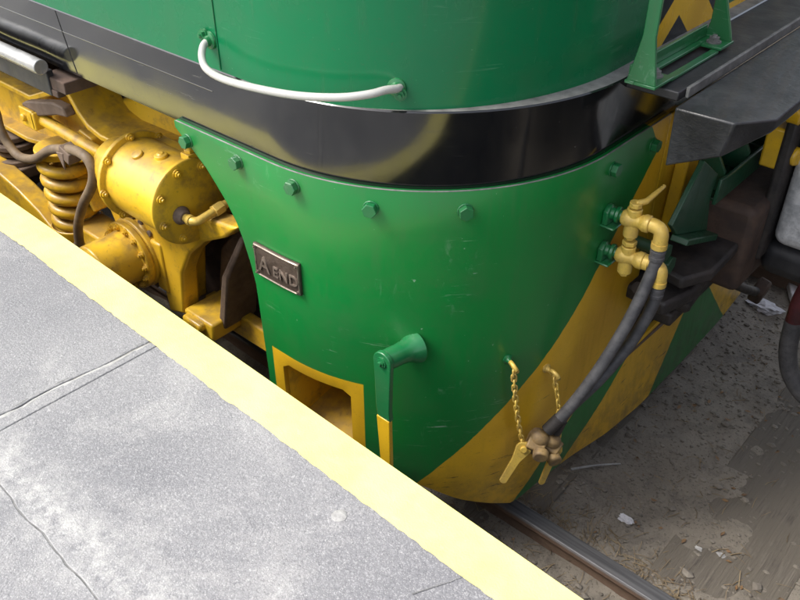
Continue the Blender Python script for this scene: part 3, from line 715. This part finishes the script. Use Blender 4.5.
# ---- angle cocks with hoses
def cock(zc, dx, name, s0, tilt, handle):
    e = empty(name, B(s0, zc, .05), parent=loco)
    p0 = B(s0, zc, .012); d = Vector((.95, tilt, 0)).normalized(); P = lambda t, dz=0: p0+d*t+Vector((0, 0, dz))
    bm = nb(); box(bm, P(.012, -.012), (.020, .055, .05)); bx(bm, p0.x-.006, p0.x+.05, p0.y-.03, p0.y+.03, zc-.045, zc-.037); obj('clamp_bracket', bm, 'green', e, bevel=.004)
    bm = nb(); lathe(bm, [(.024, .0), (.028, .008), (.028, .018), (.020, .022), (.020, .034), (.027, .037), (.027, .048), (.017, .05), (.017, .066)], p0, d, 12); obj('union', bm, 'green', e, bevel=.002)
    bm = nb(); lathe(bm, [(.020, .055), (.028, .065), (.030, .085), (.027, .10), (.022, .115), (.026, .125), (.029, .13), (.029, .148), (.022, .15), (.021, dx-.03)], p0, d, 14)
    cyl(bm, P(.092, -.060), P(.092, .04), .024, n=16); cyl(bm, P(.092, -.072), P(.092, -.058), .017, n=6); obj('valve_body', bm, 'brass', e, bevel=.0025)
    el = [P(dx-.035), P(dx-.012), P(dx+.006, -.008), P(dx+.014, -.028), P(dx+.014, -.065)]
    bm = nb(); tube(bm, curve_pts(el, 5), .0235, 14); cyl(bm, P(dx-.045), P(dx-.028), .027, n=14); cyl(bm, P(dx+.014, -.052), P(dx+.014, -.07), .026, n=14); obj('elbow', bm, 'brass', e)
    bm = nb()
    if handle:
        cyl(bm, P(.092, .045), P(.092, .062), .021, n=8); tube(bm, [P(.092, .056), P(.115, .064)+Vector((0, .02, 0)), P(.12, .075)+Vector((0, .07, 0)), P(.125, .085)+Vector((0, .11, 0))], .009, 8, rfun=lambda t: .012-.005*t)
    else: cyl(bm, P(.092, .045), P(.092, .060), .024, n=6)
    obj('cock_handle' if handle else 'cap_nut', bm, 'brass', e, bevel=.002)
    return e, P(dx+.014, -.066)
c1, h1 = cock(.224, .175, 'angle_cock', 1.195, .10, True)
c2, h2 = cock(.083, .195, 'angle_cock', 1.20, .12, False)
GH = Vector((-.995, 1.905, -.52))                         # where both hoses reach the dummy coupling
def hose(e, h, mid, end):
    pts = curve_pts([h+Vector((0, 0, .01)), h+Vector((0, .0, -.06))]+mid+[end], 10)
    bm = nb(); tube(bm, pts, .0205, 14); obj('hose', bm, 'rubber', e)
    bm = nb(); cyl(bm, h, h+Vector((0, 0, -.05)), .0235, n=16); cyl(bm, h+Vector((0, 0, -.012)), h+Vector((0, 0, -.024)), .025, n=16); cyl(bm, h+Vector((0, 0, -.034)), h+Vector((0, 0, -.046)), .025, n=16); obj('hose_clamp', bm, 'rubber', e, bevel=.001)
    bm = nb(); a = pts[-7]; cyl(bm, a, pts[-1], .023, n=14); obj('hose_clamp', bm, 'darksteel', e, bevel=.002)
hose(c1, h1, [Vector((-.865, 2.16, -.03)), Vector((-.885, 2.11, -.16)), Vector((-.915, 2.04, -.30)), Vector((-.955, 1.965, -.43))], GH)
hose(c2, h2, [Vector((-.848, 2.195, -.13)), Vector((-.872, 2.15, -.235)), Vector((-.912, 2.065, -.345)), Vector((-.965, 1.98, -.455))], GH+Vector((.012, .035, -.025)))
# dummy coupling: gladhands with two yellow levers
dm = empty('hose_coupling', GH, parent=loco)
bm = nb(); lathe(bm, [(.022, 0), (.034, .012), (.038, .03), (.030, .05)], GH+Vector((-.01, -.005, -.005)), (-.15, -.35, -.55), 16); box(bm, GH+Vector((-.02, -.03, -.05)), (.065, .07, .065), (.5, .3, .4)); cyl(bm, GH+Vector((.02, -.06, -.04)), GH+Vector((.035, -.085, -.045)), .028, n=14); obj('gladhand', bm, 'brassdirt', dm, bevel=.006)
bm = nb(); lathe(bm, [(.022, 0), (.036, .012), (.038, .032), (.028, .05)], GH+Vector((.012, .03, -.03)), (-.1, -.25, -.7), 16); box(bm, GH+Vector((.008, .02, -.085)), (.065, .06, .07), (.3, .5, .2)); cyl(bm, GH+Vector((.035, .0, -.10)), GH+Vector((.06, -.015, -.105)), .026, n=14); obj('gladhand', bm, 'brassdirt', dm, bevel=.006)
def flat_lever(a, b, w0, w1, nrm):
    a = Vector(a); b = Vector(b); d = (b-a).normalized(); nrm = Vector(nrm); nrm = (nrm-d*nrm.dot(d)).normalized(); sd = d.cross(nrm); bm = nb()
    L = (b-a).length; pr = [(-w0*.7, -w0*.75), (-w0, 0), (-w0*.7, w0*.75), (0, w0), (.35*L, w1*1.1), (.97*L, w1*.8), (L, w1*.3), (L, -w1*.4), (.95*L, -w1), (.35*L, -w1), (0, -w0)]
    A = [bm.verts.new(a+d*x+sd*y+nrm*.006) for x, y in pr]; C = [bm.verts.new(a+d*x+sd*y-nrm*.006) for x, y in pr]
    bm.faces.new(A); bm.faces.new(C[::-1]); k = len(pr)
    for i in range(k): bm.faces.new((A[i], A[(i+1) % k], C[(i+1) % k], C[i]))
    cyl(bm, a-nrm*.01, a+nrm*.014, w0*.45, n=12)
    return bm
obj('yellow_lever', flat_lever((-1.035, 1.83, -.575), (-1.07, 1.765, -.72), .028, .0145, (.55, -.8, .2)), 'brass', dm, bevel=.002)
obj('yellow_lever', flat_lever((-.975, 1.955, -.640), (-.995, 1.915, -.80), .025, .012, (.75, -.6, .1)), 'brass', dm, bevel=.002)
# eye bolts and chains
def link_mesh():
    bm = nb(); pts = [Vector((.0075*math.cos(a), 0, .0075*math.sin(a)+(.0085 if math.sin(a) > 0 else -.0085))) for a in [2*math.pi*k/16 for k in range(16)]]; pts += [pts[0], ]
    tube(bm, pts, .0037, 7, cap=False); bmesh.ops.recalc_face_normals(bm, faces=bm.faces)
    me = bpy.data.meshes.new('chain_link'); bm.to_mesh(me); bm.free(); me.shade_smooth(); me.materials.append(M['brass']); return me
lk = link_mesh()
def chain(name, anchor, nrm, end, sag, root):
    e = empty(name, anchor, parent=loco)
    a = Vector(anchor)+Vector(nrm)*.045
    bm = nb(); lathe(bm, [(.016, -.008), (.018, .004), (.011, .008), (.008, .02)], Vector(anchor), nrm, 10); obj('eye_base', bm, root, e)
    up = Vector((0, 0, 1)); sd = Vector(nrm).cross(up)
    ring = [a+Vector(nrm)*.018*math.cos(t)+up*.016*math.sin(t)+sd*.008*math.sin(t) for t in [2*math.pi*k/18 for k in range(19)]]
    bm = nb(); tube(bm, [Vector(anchor)+Vector(nrm)*.012, a-Vector(nrm)*.012], .0075, 10); tube(bm, ring, .0075, 10, cap=False); obj('eye', bm, 'brass', e)
    p0 = a+Vector((0, 0, -.014)); p1 = Vector(end); L = (p1-p0).length; n = max(4, round(L/.0235))
    for i in range(n):
        t = (i+.5)/n; p = p0.lerp(p1, t)+Vector(sag)*math.sin(math.pi*t)
        d = (p1-p0)+Vector(sag)*math.pi*math.cos(math.pi*t)
        inst('chain_link', lk, e, frame(p, d, (math.pi/2 if i % 2 else 0)+random.uniform(-.3, .3)+.5))
chain('safety_chain', B(.805, -.205, .013), BN(.805), (-1.045, 1.838, -.57), (-.004, -.004, 0), 'green')
chain('safety_chain', B(.975, -.31, .013), BN(.975), (-.972, 1.96, -.63), (.006, .01, 0), 'brass')

# ---- side step tread at the door, far left
st = empty('door_step', (-3.6, 1.39, .42), parent=loco)
bm = nb(); cyl(bm, (-6.5, 1.372, .448), (-2.985, 1.372, .448), .029, n=24); obj('tread_tube', bm, 'chrome', st, bevel=.003)
bm = nb(); bx(bm, -6.5, -3.0, 1.392, 1.42, .325, .424); obj('tread_plate', bm, 'blackrough', st, bevel=.004)
bm = nb(); bx(bm, -3.06, -2.90, 1.40, 1.75, .352, .40); bx(bm, -3.06, -2.96, 1.396, 1.43, .325, .352); obj('tread_bracket', bm, 'rust', st, bevel=.004)

# ================================================================== RUNNING GEAR (left, under the sill)
# side frame casting
sf = empty('bogie_frame', (-3.2, 1.68, -.2), parent=loco)
fp = [(-6.0, .06), (-3.70, .065), (-3.50, .143), (-3.385, .193), (-3.322, .181), (-3.275, .115), (-3.22, .065), (-3.139, .045), (-2.844, .06), (-2.50, .06), (-2.50, -.16), (-2.74, -.40), (-2.80, -.72), (-2.86, -.74), (-2.90, -.42), (-3.20, -.43), (-3.36, -.43), (-3.47, -.28), (-3.547, -.205), (-3.727, -.19), (-3.902, -.222), (-6.0, -.222)]
bm = nb(); prism(bm, fp, 1.70, 1.80); obj('side_frame', bm, 'bogie', sf, bevel=.012, seg=3)
# raised flanges of the casting
def strip(poly, y0, y1, w):
    bm = nb(); A = []; 
    for i, (x, z) in enumerate(poly):
        a = Vector(poly[max(i-1, 0)]); b = Vector(poly[min(i+1, len(poly)-1)]); t = (b-a).normalized(); nn = Vector((-t.y, t.x))
        A.append([bm.verts.new((x+nn.x*k, y, z+nn.y*k)) for k, y in ((0, y0), (-w, y0), (-w, y1), (0, y1))])
    for P, Q in zip(A, A[1:]):
        for k in range(4): bm.faces.new((P[k], P[(k+1) % 4], Q[(k+1) % 4], Q[k]))
    bm.faces.new(A[0][::-1]); bm.faces.new(A[-1]); return bm
obj('top_flange', strip([(-6, .072), (-3.70, .077), (-3.50, .155), (-3.38, .205), (-3.315, .19), (-3.262, .12), (-3.21, .075), (-3.12, .055), (-2.6, .07)], 1.61, 1.83, .028), 'bogie', sf, bevel=.006)
obj('bottom_flange', strip([(-6, -.20), (-3.90, -.20), (-3.727, -.172), (-3.56, -.182), (-3.48, -.262), (-3.37, -.42)], 1.63, 1.82, .026), 'bogie', sf, bevel=.006)
bm = nb(); prism(bm, [(-3.55, -.15), (-3.36, .0), (-3.27, -.02), (-3.13, -.42), (-3.22, -.43), (-3.33, -.15), (-3.45, -.2)], 1.64, 1.70); obj('gusset', bm, 'bogie', sf, bevel=.008)
# dirty casting surface further in, below the sill
bm = nb(); prism(bm, [(-3.6, .33), (-2.9, .36), (-2.2, .30), (-2.2, .02), (-3.6, .02)], 1.95, 2.0); obj('bolster_side', bm, 'dust', sf, bevel=.01)
bm = nb(); prism(bm, [(-3.30, .10), (-3.0, .21), (-2.72, .20), (-2.45, .12), (-2.45, .02), (-3.30, .02)], 1.82, 1.95); obj('bolster_top', bm, 'bogie', sf, bevel=.02, seg=3)
bm = nb(); prism(bm, [(-2.86, .0), (-2.56, .0), (-2.50, -.10), (-2.24, -.06), (-2.33, -.14), (-2.48, -.22), (-2.60, -.33), (-2.68, -.46), (-2.72, -.70), (-2.84, -.74), (-2.86, -.4)], 1.61, 1.70); obj('pedestal', bm, 'bogie', sf, bevel=.014, seg=3)
bm = nb(); prism(bm, [(-2.72, -.72), (-2.64, -.40), (-2.44, -.18), (-2.28, -.15), (-2.32, -.30), (-2.44, -.45), (-2.52, -.72)], 1.80, 1.86); obj('pedestal_web', bm, 'dust', sf, bevel=.01)
bm = nb(); prism(bm, [(-2.30, -.14), (-2.27, -.14), (-2.42, -.40), (-2.49, -.70), (-2.54, -.70), (-2.46, -.40)], 1.66, 1.84); obj('pedestal_rib', bm, 'dust', sf, bevel=.01)
bm = nb(); bx(bm, -2.70, -2.50, 1.60, 1.82, -.74, -.65); bx(bm, -2.68, -2.55, 1.57, 1.62, -.70, -.66); obj('pedestal_foot', bm, 'bogie', sf, bevel=.012)
bm = nb(); bx(bm, -2.75, -1.6, 1.75, 1.81, -.80, -.68); obj('guard_bar', bm, 'bogie', sf, bevel=.01)
bm = nb(); bx(bm, -2.70, -1.5, 2.02, 2.06, -.85, .40); obj('rust_panel', bm, 'rust', sf, bevel=.01)
# wheel
for i, x in enumerate((-3.05, -5.3)):
    for y in (1.93, 2*YC-2.07):
        bm = nb(); lathe(bm, [(.06, -.02), (.12, -.02), (.14, .02), (.40, .05), (.44, 0), (.53, 0), (.535, .10), (.565, .115), (.565, .14), (.1, .14)], (x, y, -.54), (0, 1, 0), 48); obj('wheel', bm, 'rust', loco)
    bm = nb(); cyl(bm, (x, 1.95, -.54), (x, 2*YC-1.95, -.54), .09); obj('axle', bm, 'rust', loco)

# axle box: drum cover with flange and ring of bolts, casting behind
ab = empty('axle_box', (-3.05, 1.55, -.5), parent=loco); AC = Vector((-3.0, 1.56, -.475))
bm = nb(); lathe(bm, [(.105, -.20), (.122, -.185), (.124, -.03), (.128, 0)], AC, (0, 1, 0), 40); obj('drum_cover', bm, 'bogie', ab, bevel=.004)
bm = nb(); lathe(bm, [(.158, -.012), (.163, -.006), (.163, .016), (.155, .022), (.165, .028), (.168, .05)], AC, (0, 1, 0), 40); obj('flange', bm, 'bogie', ab, bevel=.003)
bm = nb(); prism(bm, [(AC.x+.18*math.cos(a)*(1.05 if k % 2 else 1), AC.z+.175*math.sin(a)) for k, a in enumerate([2*math.pi*(k+.5)/8 for k in range(8)])], 1.60, 1.78); bx(bm, -3.0, -2.78, 1.62, 1.70, -.38, -.28); bx(bm, -2.88, -2.80, 1.60, 1.72, -.62, -.36); obj('box_casting', bm, 'bogie', ab, bevel=.012)
yb = bolt_mesh(.013, .013, 'bogie', 'cover_bolt')
for k in range(14):
    a = 2*math.pi*k/14; inst('bolt', yb, ab, frame(AC+Vector((.143*math.cos(a), -.011, .143*math.sin(a))), (0, -1, 0), k))
for k in range(9):
    bm = nb(); a = R_(-60+k*22); cyl(bm, AC+Vector((.172*math.cos(a), .05, .172*math.sin(a))), AC+Vector((.172*math.cos(a), .10, .172*math.sin(a))), .016, n=10); obj('flange_lug', bm, 'dust', ab, bevel=.003)

# brake cylinder
bc = empty('brake_cylinder', (-2.7, 1.6, -.03), parent=loco); c0 = Vector((-2.50, 1.60, -.035)); ax = Vector((-1, 0, 0))
bm = nb(); lathe(bm, [(.163, .012), (.163, .33), (.165, .36)], c0, ax, 48); obj('barrel', bm, 'bogie', bc)
bm = nb(); lathe(bm, [(.168, -.006), (.177, .0), (.177, .012), (.168, .016)], c0, ax, 48); oc = obj('end_cap', bm, 'bogie', bc, bevel=.002)
bm = nb(); lathe(bm, [(.170, .335), (.186, .338), (.186, .358), (.172, .362), (.170, .372), (.145, .378), (.135, .42), (.120, .50), (.105, .515), (.06, .52)], c0, ax, 48); obj('rear_head', bm, 'bogie', bc, bevel=.003)
bm = nb(); lathe(bm, [(.060, .50), (.068, .505), (.070, .55), (.062, .575), (.050, .58), (.046, .60), (.03, .60)], c0, ax, 28); obj('gland', bm, 'dust', bc, bevel=.003)
cb = bolt_mesh(.0135, .013, 'bogie', 'cap_bolt')
for k in range(8):
    a = 2*math.pi*(k+.4)/8; inst('bolt', cb, bc, frame(c0+Vector((.007, .148*math.cos(a), .148*math.sin(a))), (1, 0, 0), k))
for k in range(8):
    a = 2*math.pi*(k+.1)/8; inst('bolt', cb, bc, frame(c0+Vector((-.336, .176*math.cos(a), .176*math.sin(a))), (1, 0, 0), k))
bm = nb(); lathe(bm, [(.036, 0), (.038, .012), (.030, .02), (.026, .035)], c0+Vector((.006, -.06, -.03)), (1, 0, 0), 18); obj('port_boss', bm, 'dust', bc, bevel=.002)
pp = [c0+Vector((.03, -.06, -.03)), c0+Vector((.075, -.06, -.03)), c0+Vector((.095, -.045, -.03)), c0+Vector((.10, -.01, -.025)), c0+Vector((.10, .10, -.01)), c0+Vector((.10, .30, .0))]
bm = nb(); tube(bm, curve_pts(pp, 5), .017, 12); cyl(bm, c0+Vector((.10, .03, -.02)), c0+Vector((.10, .075, -.013)), .026, n=6); cyl(bm, c0+Vector((.06, -.06, -.03)), c0+Vector((.078, -.06, -.03)), .022, n=12); obj('air_pipe', bm, 'brass', bc, bevel=.002)
bm = nb(); lathe(bm, [(.028, -.01), (.026, .012), (.014, .016), (.012, .02)], c0+Vector((-.12, -.02, .160)), (0, -.1, 1), 14); obj('plug', bm, 'bogie', bc, bevel=.002)
bm = nb(); box(bm, c0+Vector((-.03, .05, .165)), (.05, .05, .04)); cyl(bm, c0+Vector((-.03, .05, .16)), c0+Vector((-.03, .05, .21)), .014, n=8); cyl(bm, c0+Vector((-.03, .05, .185)), c0+Vector((-.03, .05, .2)), .022, n=6); obj('oil_fitting', bm, 'bogie', bc, bevel=.002)
bm = nb(); lathe(bm, [(.025, -.01), (.024, .012), (.012, .015)], c0+Vector((-.22, -.06, .149)), (0, -.4, .9), 14); obj('plug', bm, 'bogie', bc, bevel=.002)
bm = nb(); bx(bm, -2.88, -2.52, 1.66, 1.74, -.16, .10); obj('mounting', bm, 'bogie', bc, bevel=.01)
# push rod, clevis and hanger link
pr = empty('brake_push_rod', (-3.4, 1.6, -.02), parent=loco)
bm = nb(); cyl(bm, (-3.09, 1.60, -.032), (-3.64, 1.60, -.008), .028, n=18); obj('rod', bm, 'bogie', pr)
bm = nb(); bx(bm, -3.72, -3.60, 1.555, 1.575, -.055, .04); bx(bm, -3.72, -3.60, 1.625, 1.645, -.055, .04); bx(bm, -3.62, -3.59, 1.555, 1.645, -.05, .035); cyl(bm, (-3.68, 1.54, -.005), (-3.68, 1.66, -.005), .018, n=12); obj('clevis', bm, 'bogie', pr, bevel=.006)
bm = nb(); prism(bm, [(-3.73, .04), (-3.68, .065), (-3.42, .13), (-3.33, .13), (-3.31, .09), (-3.40, .075), (-3.64, .0)], 1.575, 1.625); obj('hanger_link', bm, 'dust', pr, bevel=.008)
# coil spring on its seat, with equaliser beam
cs = empty('coil_spring', (-3.55, 1.62, -.56), parent=loco)
sx, sy = -3.55, 1.62
bm = nb(); turns = 5.2; tube(bm, [(sx+.092*math.cos(a), sy+.092*math.sin(a), -.165-.375*a/(2*math.pi*turns)) for a in [2*math.pi*turns*i/190 for i in range(191)]], .029, 12); obj('coil', bm, 'bogie', cs)
bm = nb(); lathe(bm, [(.128, -.07), (.132, -.06), (.132, .015), (.124, .02), (.122, -.02), (.05, -.02)], (sx, sy, -.55), (0, 0, 1), 32); obj('spring_seat', bm, 'bogie', cs, bevel=.003)
bm = nb(); lathe(bm, [(.11, 0), (.115, .01), (.115, .035), (.10, .04)], (sx, sy, -.165), (0, 0, 1), 28); bx(bm, sx-.09, sx+.09, 1.58, 1.72, -.155, -.135); obj('spring_cap', bm, 'bogie', cs, bevel=.004)
bm = nb(); bx(bm, -3.48, -3.20, 1.56, 1.72, -.60, -.50); obj('seat_arm', bm, 'bogie', cs, bevel=.012)
bm = nb(); prism(bm, [(-5.5, -.30), (-4.35, -.33), (-4.10, -.385), (-3.88, -.43), (-3.70, -.49), (-3.52, -.60), (-3.3, -.63), (-3.3, -.76), (-3.60, -.76), (-3.85, -.66), (-4.10, -.575), (-4.35, -.50), (-5.5, -.47)], 1.50, 1.60); obj('equaliser_beam', bm, 'bogie', loco, bevel=.010, seg=3)
# stacked pads under the beam, far left
for i, (r, z) in enumerate(((.10, -.26), (.12, -.30), (.10, -.34), (.13, -.38))):
    bm = nb(); cyl(bm, (-4.16, 1.68, z-.03), (-4.16, 1.68, z), r, n=24); obj('spring_pad', bm, 'dust', loco, bevel=.006)
bm = nb(); bx(bm, -4.35, -4.02, 1.58, 1.78, -.47, -.41); obj('pad_bracket', bm, 'dust', loco, bevel=.008)
# sanding / brake hoses with clamp
bm = nb(); tube(bm, curve_pts([(-4.05, 1.56, .10), (-3.90, 1.52, -.02), (-3.854, 1.5, -.093), (-3.81, 1.5, -.165), (-3.724, 1.5, -.200), (-3.562, 1.5, -.158), (-3.385, 1.5, -.058), (-3.22, 1.49, .0), (-3.134, 1.48, .03), (-3.06, 1.48, .036), (-3.008, 1.48, .02), (-2.996, 1.48, -.035), (-3.048, 1.48, -.12), (-3.161, 1.48, -.244), (-3.26, 1.48, -.388), (-3.30, 1.48, -.52)], 8), .0215, 12)
bh = obj('brake_hose', bm, 'dustrubber', loco)
bm = nb(); box(bm, (-3.17, 1.485, .0), (.075, .06, .055), (0, .35, 0)); prism(bm, [(-3.23, .0), (-3.17, .01), (-3.19, -.075)], 1.452, 1.46); obj('hose_clip', bm, 'dust', bh, bevel=.004)
bm = nb(); cyl(bm, (-3.30, 1.48, -.50), (-3.31, 1.48, -.57), .028, n=8); obj('hose_fitting', bm, 'dust', bh, bevel=.003)

# ================================================================== THE NEXT VEHICLE, right edge
nv = empty('coupled_wagon', (.3, YC, -1.08), 'silver coupler end of the next vehicle at the right picture edge', 'wagon')
bm = nb(); bx(bm, -.745, .2, 3.02, 3.40, -.17, .36); obj('coupler_head', bm, 'silver', nv, bevel=.05, seg=4)
bm = nb(); bx(bm, -.80, -.752, 2.99, 3.42, -.24, .42); obj('coupler_jaw', bm, 'darksteel', nv, bevel=.015)
bm = nb(); bx(bm, -.77, .1, 3.04, 3.38, -.32, -.175); obj('coupler_bottom', bm, 'blackrough', nv, bevel=.05, seg=4)
bm = nb(); tube(bm, curve_pts([(-.54, 3.02, -.20), (-.565, 3.02, -.34), (-.565, 3.02, -.46)], 8), .034, 14); obj('air_hose', bm, 'maroon', nv)
bm = nb(); tube(bm, curve_pts([(-.565, 3.02, -.455), (-.55, 3.02, -.60), (-.50, 3.02, -.72), (-.40, 3.02, -.79), (-.25, 3.02, -.77), (-.10, 3.02, -.6)], 8), .036, 14); obj('air_hose', bm, 'rubber', nv)
bm = nb(); bx(bm, .3, 1.1, 1.6, 2*YC-1.6, -.05, .29); obj('headstock', bm, 'blackrough', nv, bevel=.02)
bm = nb(); bx(bm, -.2, .8, 3.0, 3.4, -.2, .3); obj('draw_gear', bm, 'darksteel', nv, bevel=.03)
bm = nb(); prism(bm, [(1.5, .30), (1.5, 2.6), (1.75, 2.95), (YC, 3.2), (2*YC-1.75, 2.95), (2*YC-1.5, 2.6), (2*YC-1.5, .30)], 1.3, 14, 'X'); obj('body', bm, 'maroon', nv, bevel=.03)  # unseen wagon body, added dark so the black band reflects it
bm = nb(); bx(bm, 1.2, 13, 1.7, 2*YC-1.7, -.5, .295); obj('underframe', bm, 'blackrough', nv, bevel=.02)  # out of view too, added with the body for the dark reflection

# ================================================================== LITTER AND GRAVEL
def in_view_ground():
    while True:
        x = random.uniform(-1.7, .3); y = random.uniform(1.6, 4.6)
        if abs(y-RY) > .05: return x, y
ico = nb(); bmesh.ops.create_icosphere(ico, subdivisions=1, radius=1); IV = [v.co.copy() for v in ico.verts]; IFc = [[v.index for v in f.verts] for f in ico.faces]; ico.free()
VV, FF = [], []
for i in range(5200):
    x, y = in_view_ground(); r = random.choice((.003, .004, .005, .006, .008)) * random.uniform(.7, 1.4)
    if random.random() < .05: r *= 2.2
    c = Vector((x, y, ground_z(x, y)+r*.3)); o_ = len(VV)
    for v in IV:
        k = r*random.uniform(.75, 1.25); VV.append((c.x+v.x*k*1.2, c.y+v.y*k*.9, c.z+v.z*k*.6))
    FF += [[o_+j for j in f] for f in IFc]
gme = bpy.data.meshes.new('gravel'); gme.from_pydata(VV, [], FF); gme.materials.append(M['stone']); go = bpy.data.objects.new('gravel', gme); COL.objects.link(go)
tag(go, 'scattered small stones on the dirt beside the rail', 'gravel', kind='stuff')
bm = nb()
def straw(x, y, L, a, w):
    z = ground_z(x, y)+.004; d = Vector((math.cos(a), math.sin(a), random.uniform(-.05, .12))); p = Vector((x, y, z)); side = Vector((-d.y, d.x, 0))*w
    pts = [p, p+d*L*.5+Vector((random.uniform(-.1, .1)*L, random.uniform(-.1, .1)*L, .004)), p+d*L]
    tube(bm, pts, w, 3, cap=False)
for i in range(1500):
    if random.random() < .6: x, y = random.uniform(-1.4, .3), RY+random.gauss(.13, .06) if random.random() < .75 else RY-random.uniform(.06, .3)
    else: x, y = in_view_ground()
    straw(x, y, random.uniform(.02, .08), random.uniform(0, 6.3), random.uniform(.0009, .002))
tag(obj('dry_straw', bm, 'straw'), 'dry straw and needles strewn along the rail', 'straw', kind='stuff')
bm = nb()
for i in range(260):
    x, y = in_view_ground(); r = random.uniform(.006, .014); a = random.uniform(0, 6.3); z = ground_z(x, y)+.006
    vs = [bm.verts.new((x+r*k*math.cos(a+t), y+r*k*math.sin(a+t), z+random.uniform(-.002, .006))) for t, k in ((0, 1.3), (1.2, .6), (2.2, .6), (3.14, 1.2), (4.1, .6), (5.1, .6))]
    bm.faces.new(vs)
tag(obj('dead_leaves', bm, 'leaf', smooth=False), 'small dead leaves and bark scraps on the dirt', 'leaf litter', kind='stuff')
def twig(pts, r, label, mat='straw'):
    bm = nb(); tube(bm, curve_pts(pts, 5), r, 7, rfun=lambda t: r*(1-.55*t)); return tag(obj('twig', bm, mat), label, 'twig', 'twigs on the dirt')
g = lambda x, y, d=.006: (x, y, ground_z(x, y)+d)
twig([g(-1.10, 2.38, .02), g(-1.03, 2.47, .02), g(-.955, 2.556, .012)], .006, 'straight pale stick poking from beneath the yellow skirt', 'mortar')
twig([g(-.30, 2.50), g(-.29, 2.57), g(-.305, 2.63)], .003, 'thin bent twig lying nearest the right picture edge')
twig([g(-.39, 2.42), g(-.36, 2.46), g(-.33, 2.47)], .003, 'short pale twig on bare dirt near the bottom right')
def scrap(x, y, r, label, mat='offwhite', cat='litter', name='scrap_or_bright_patch'):
    bm = nb(); bmesh.ops.create_icosphere(bm, subdivisions=3, radius=r)
    for v in bm.verts:
        k = 1+.9*noise.noise(v.co*(2.2/r)+Vector((x*9, y*9, 0)))*.8; v.co = Vector((v.co.x*1.4*k, v.co.y*.85*k, v.co.z*.35*k))+Vector(g(x, y, r*.25))
    return tag(obj(name, bm, mat, smooth=False), label, cat, 'pale scraps on the dirt')
scrap(-.787, 2.299, .022, 'crumpled white scrap on the dirt just beyond the rail')
scrap(-.50, 2.37, .010, 'small pale chip on the dirt right of the rail', 'mortar', 'stone', 'stone_chip')
scrap(-.42, 2.40, .011, 'pale stone flake low in the picture near the sleeper', 'mortar', 'stone', 'stone_chip')
scrap(-.95, 4.15, .06, 'added pale piece standing in for sunlit ground beneath the silver coupler')  # pale piece made up in place of bright sunlit ground
bm = nb(); box(bm, g(-.86, 4.35, .03), (.05, .20, .04), (0, .1, .5)); tag(obj('white_block', bm, 'offwhite', bevel=.006), 'short white painted block lying behind the hanging maroon hose', 'block')
# chewing-gum spot on the asphalt
bm = nb(); lathe(bm, [(.020, 0), (.018, .002), (.010, .003)], (-.952, .867, .0036), (0, 0, 1), 11)
for v in bm.verts: v.co.x += .005*noise.noise(v.co*90); v.co.y += .005*noise.noise(v.co*90+Vector((5, 5, 5)))
tag(obj('gum_spot', bm, 'mortar'), 'flattened pale gum spot on the grey asphalt near the yellow line', 'gum')
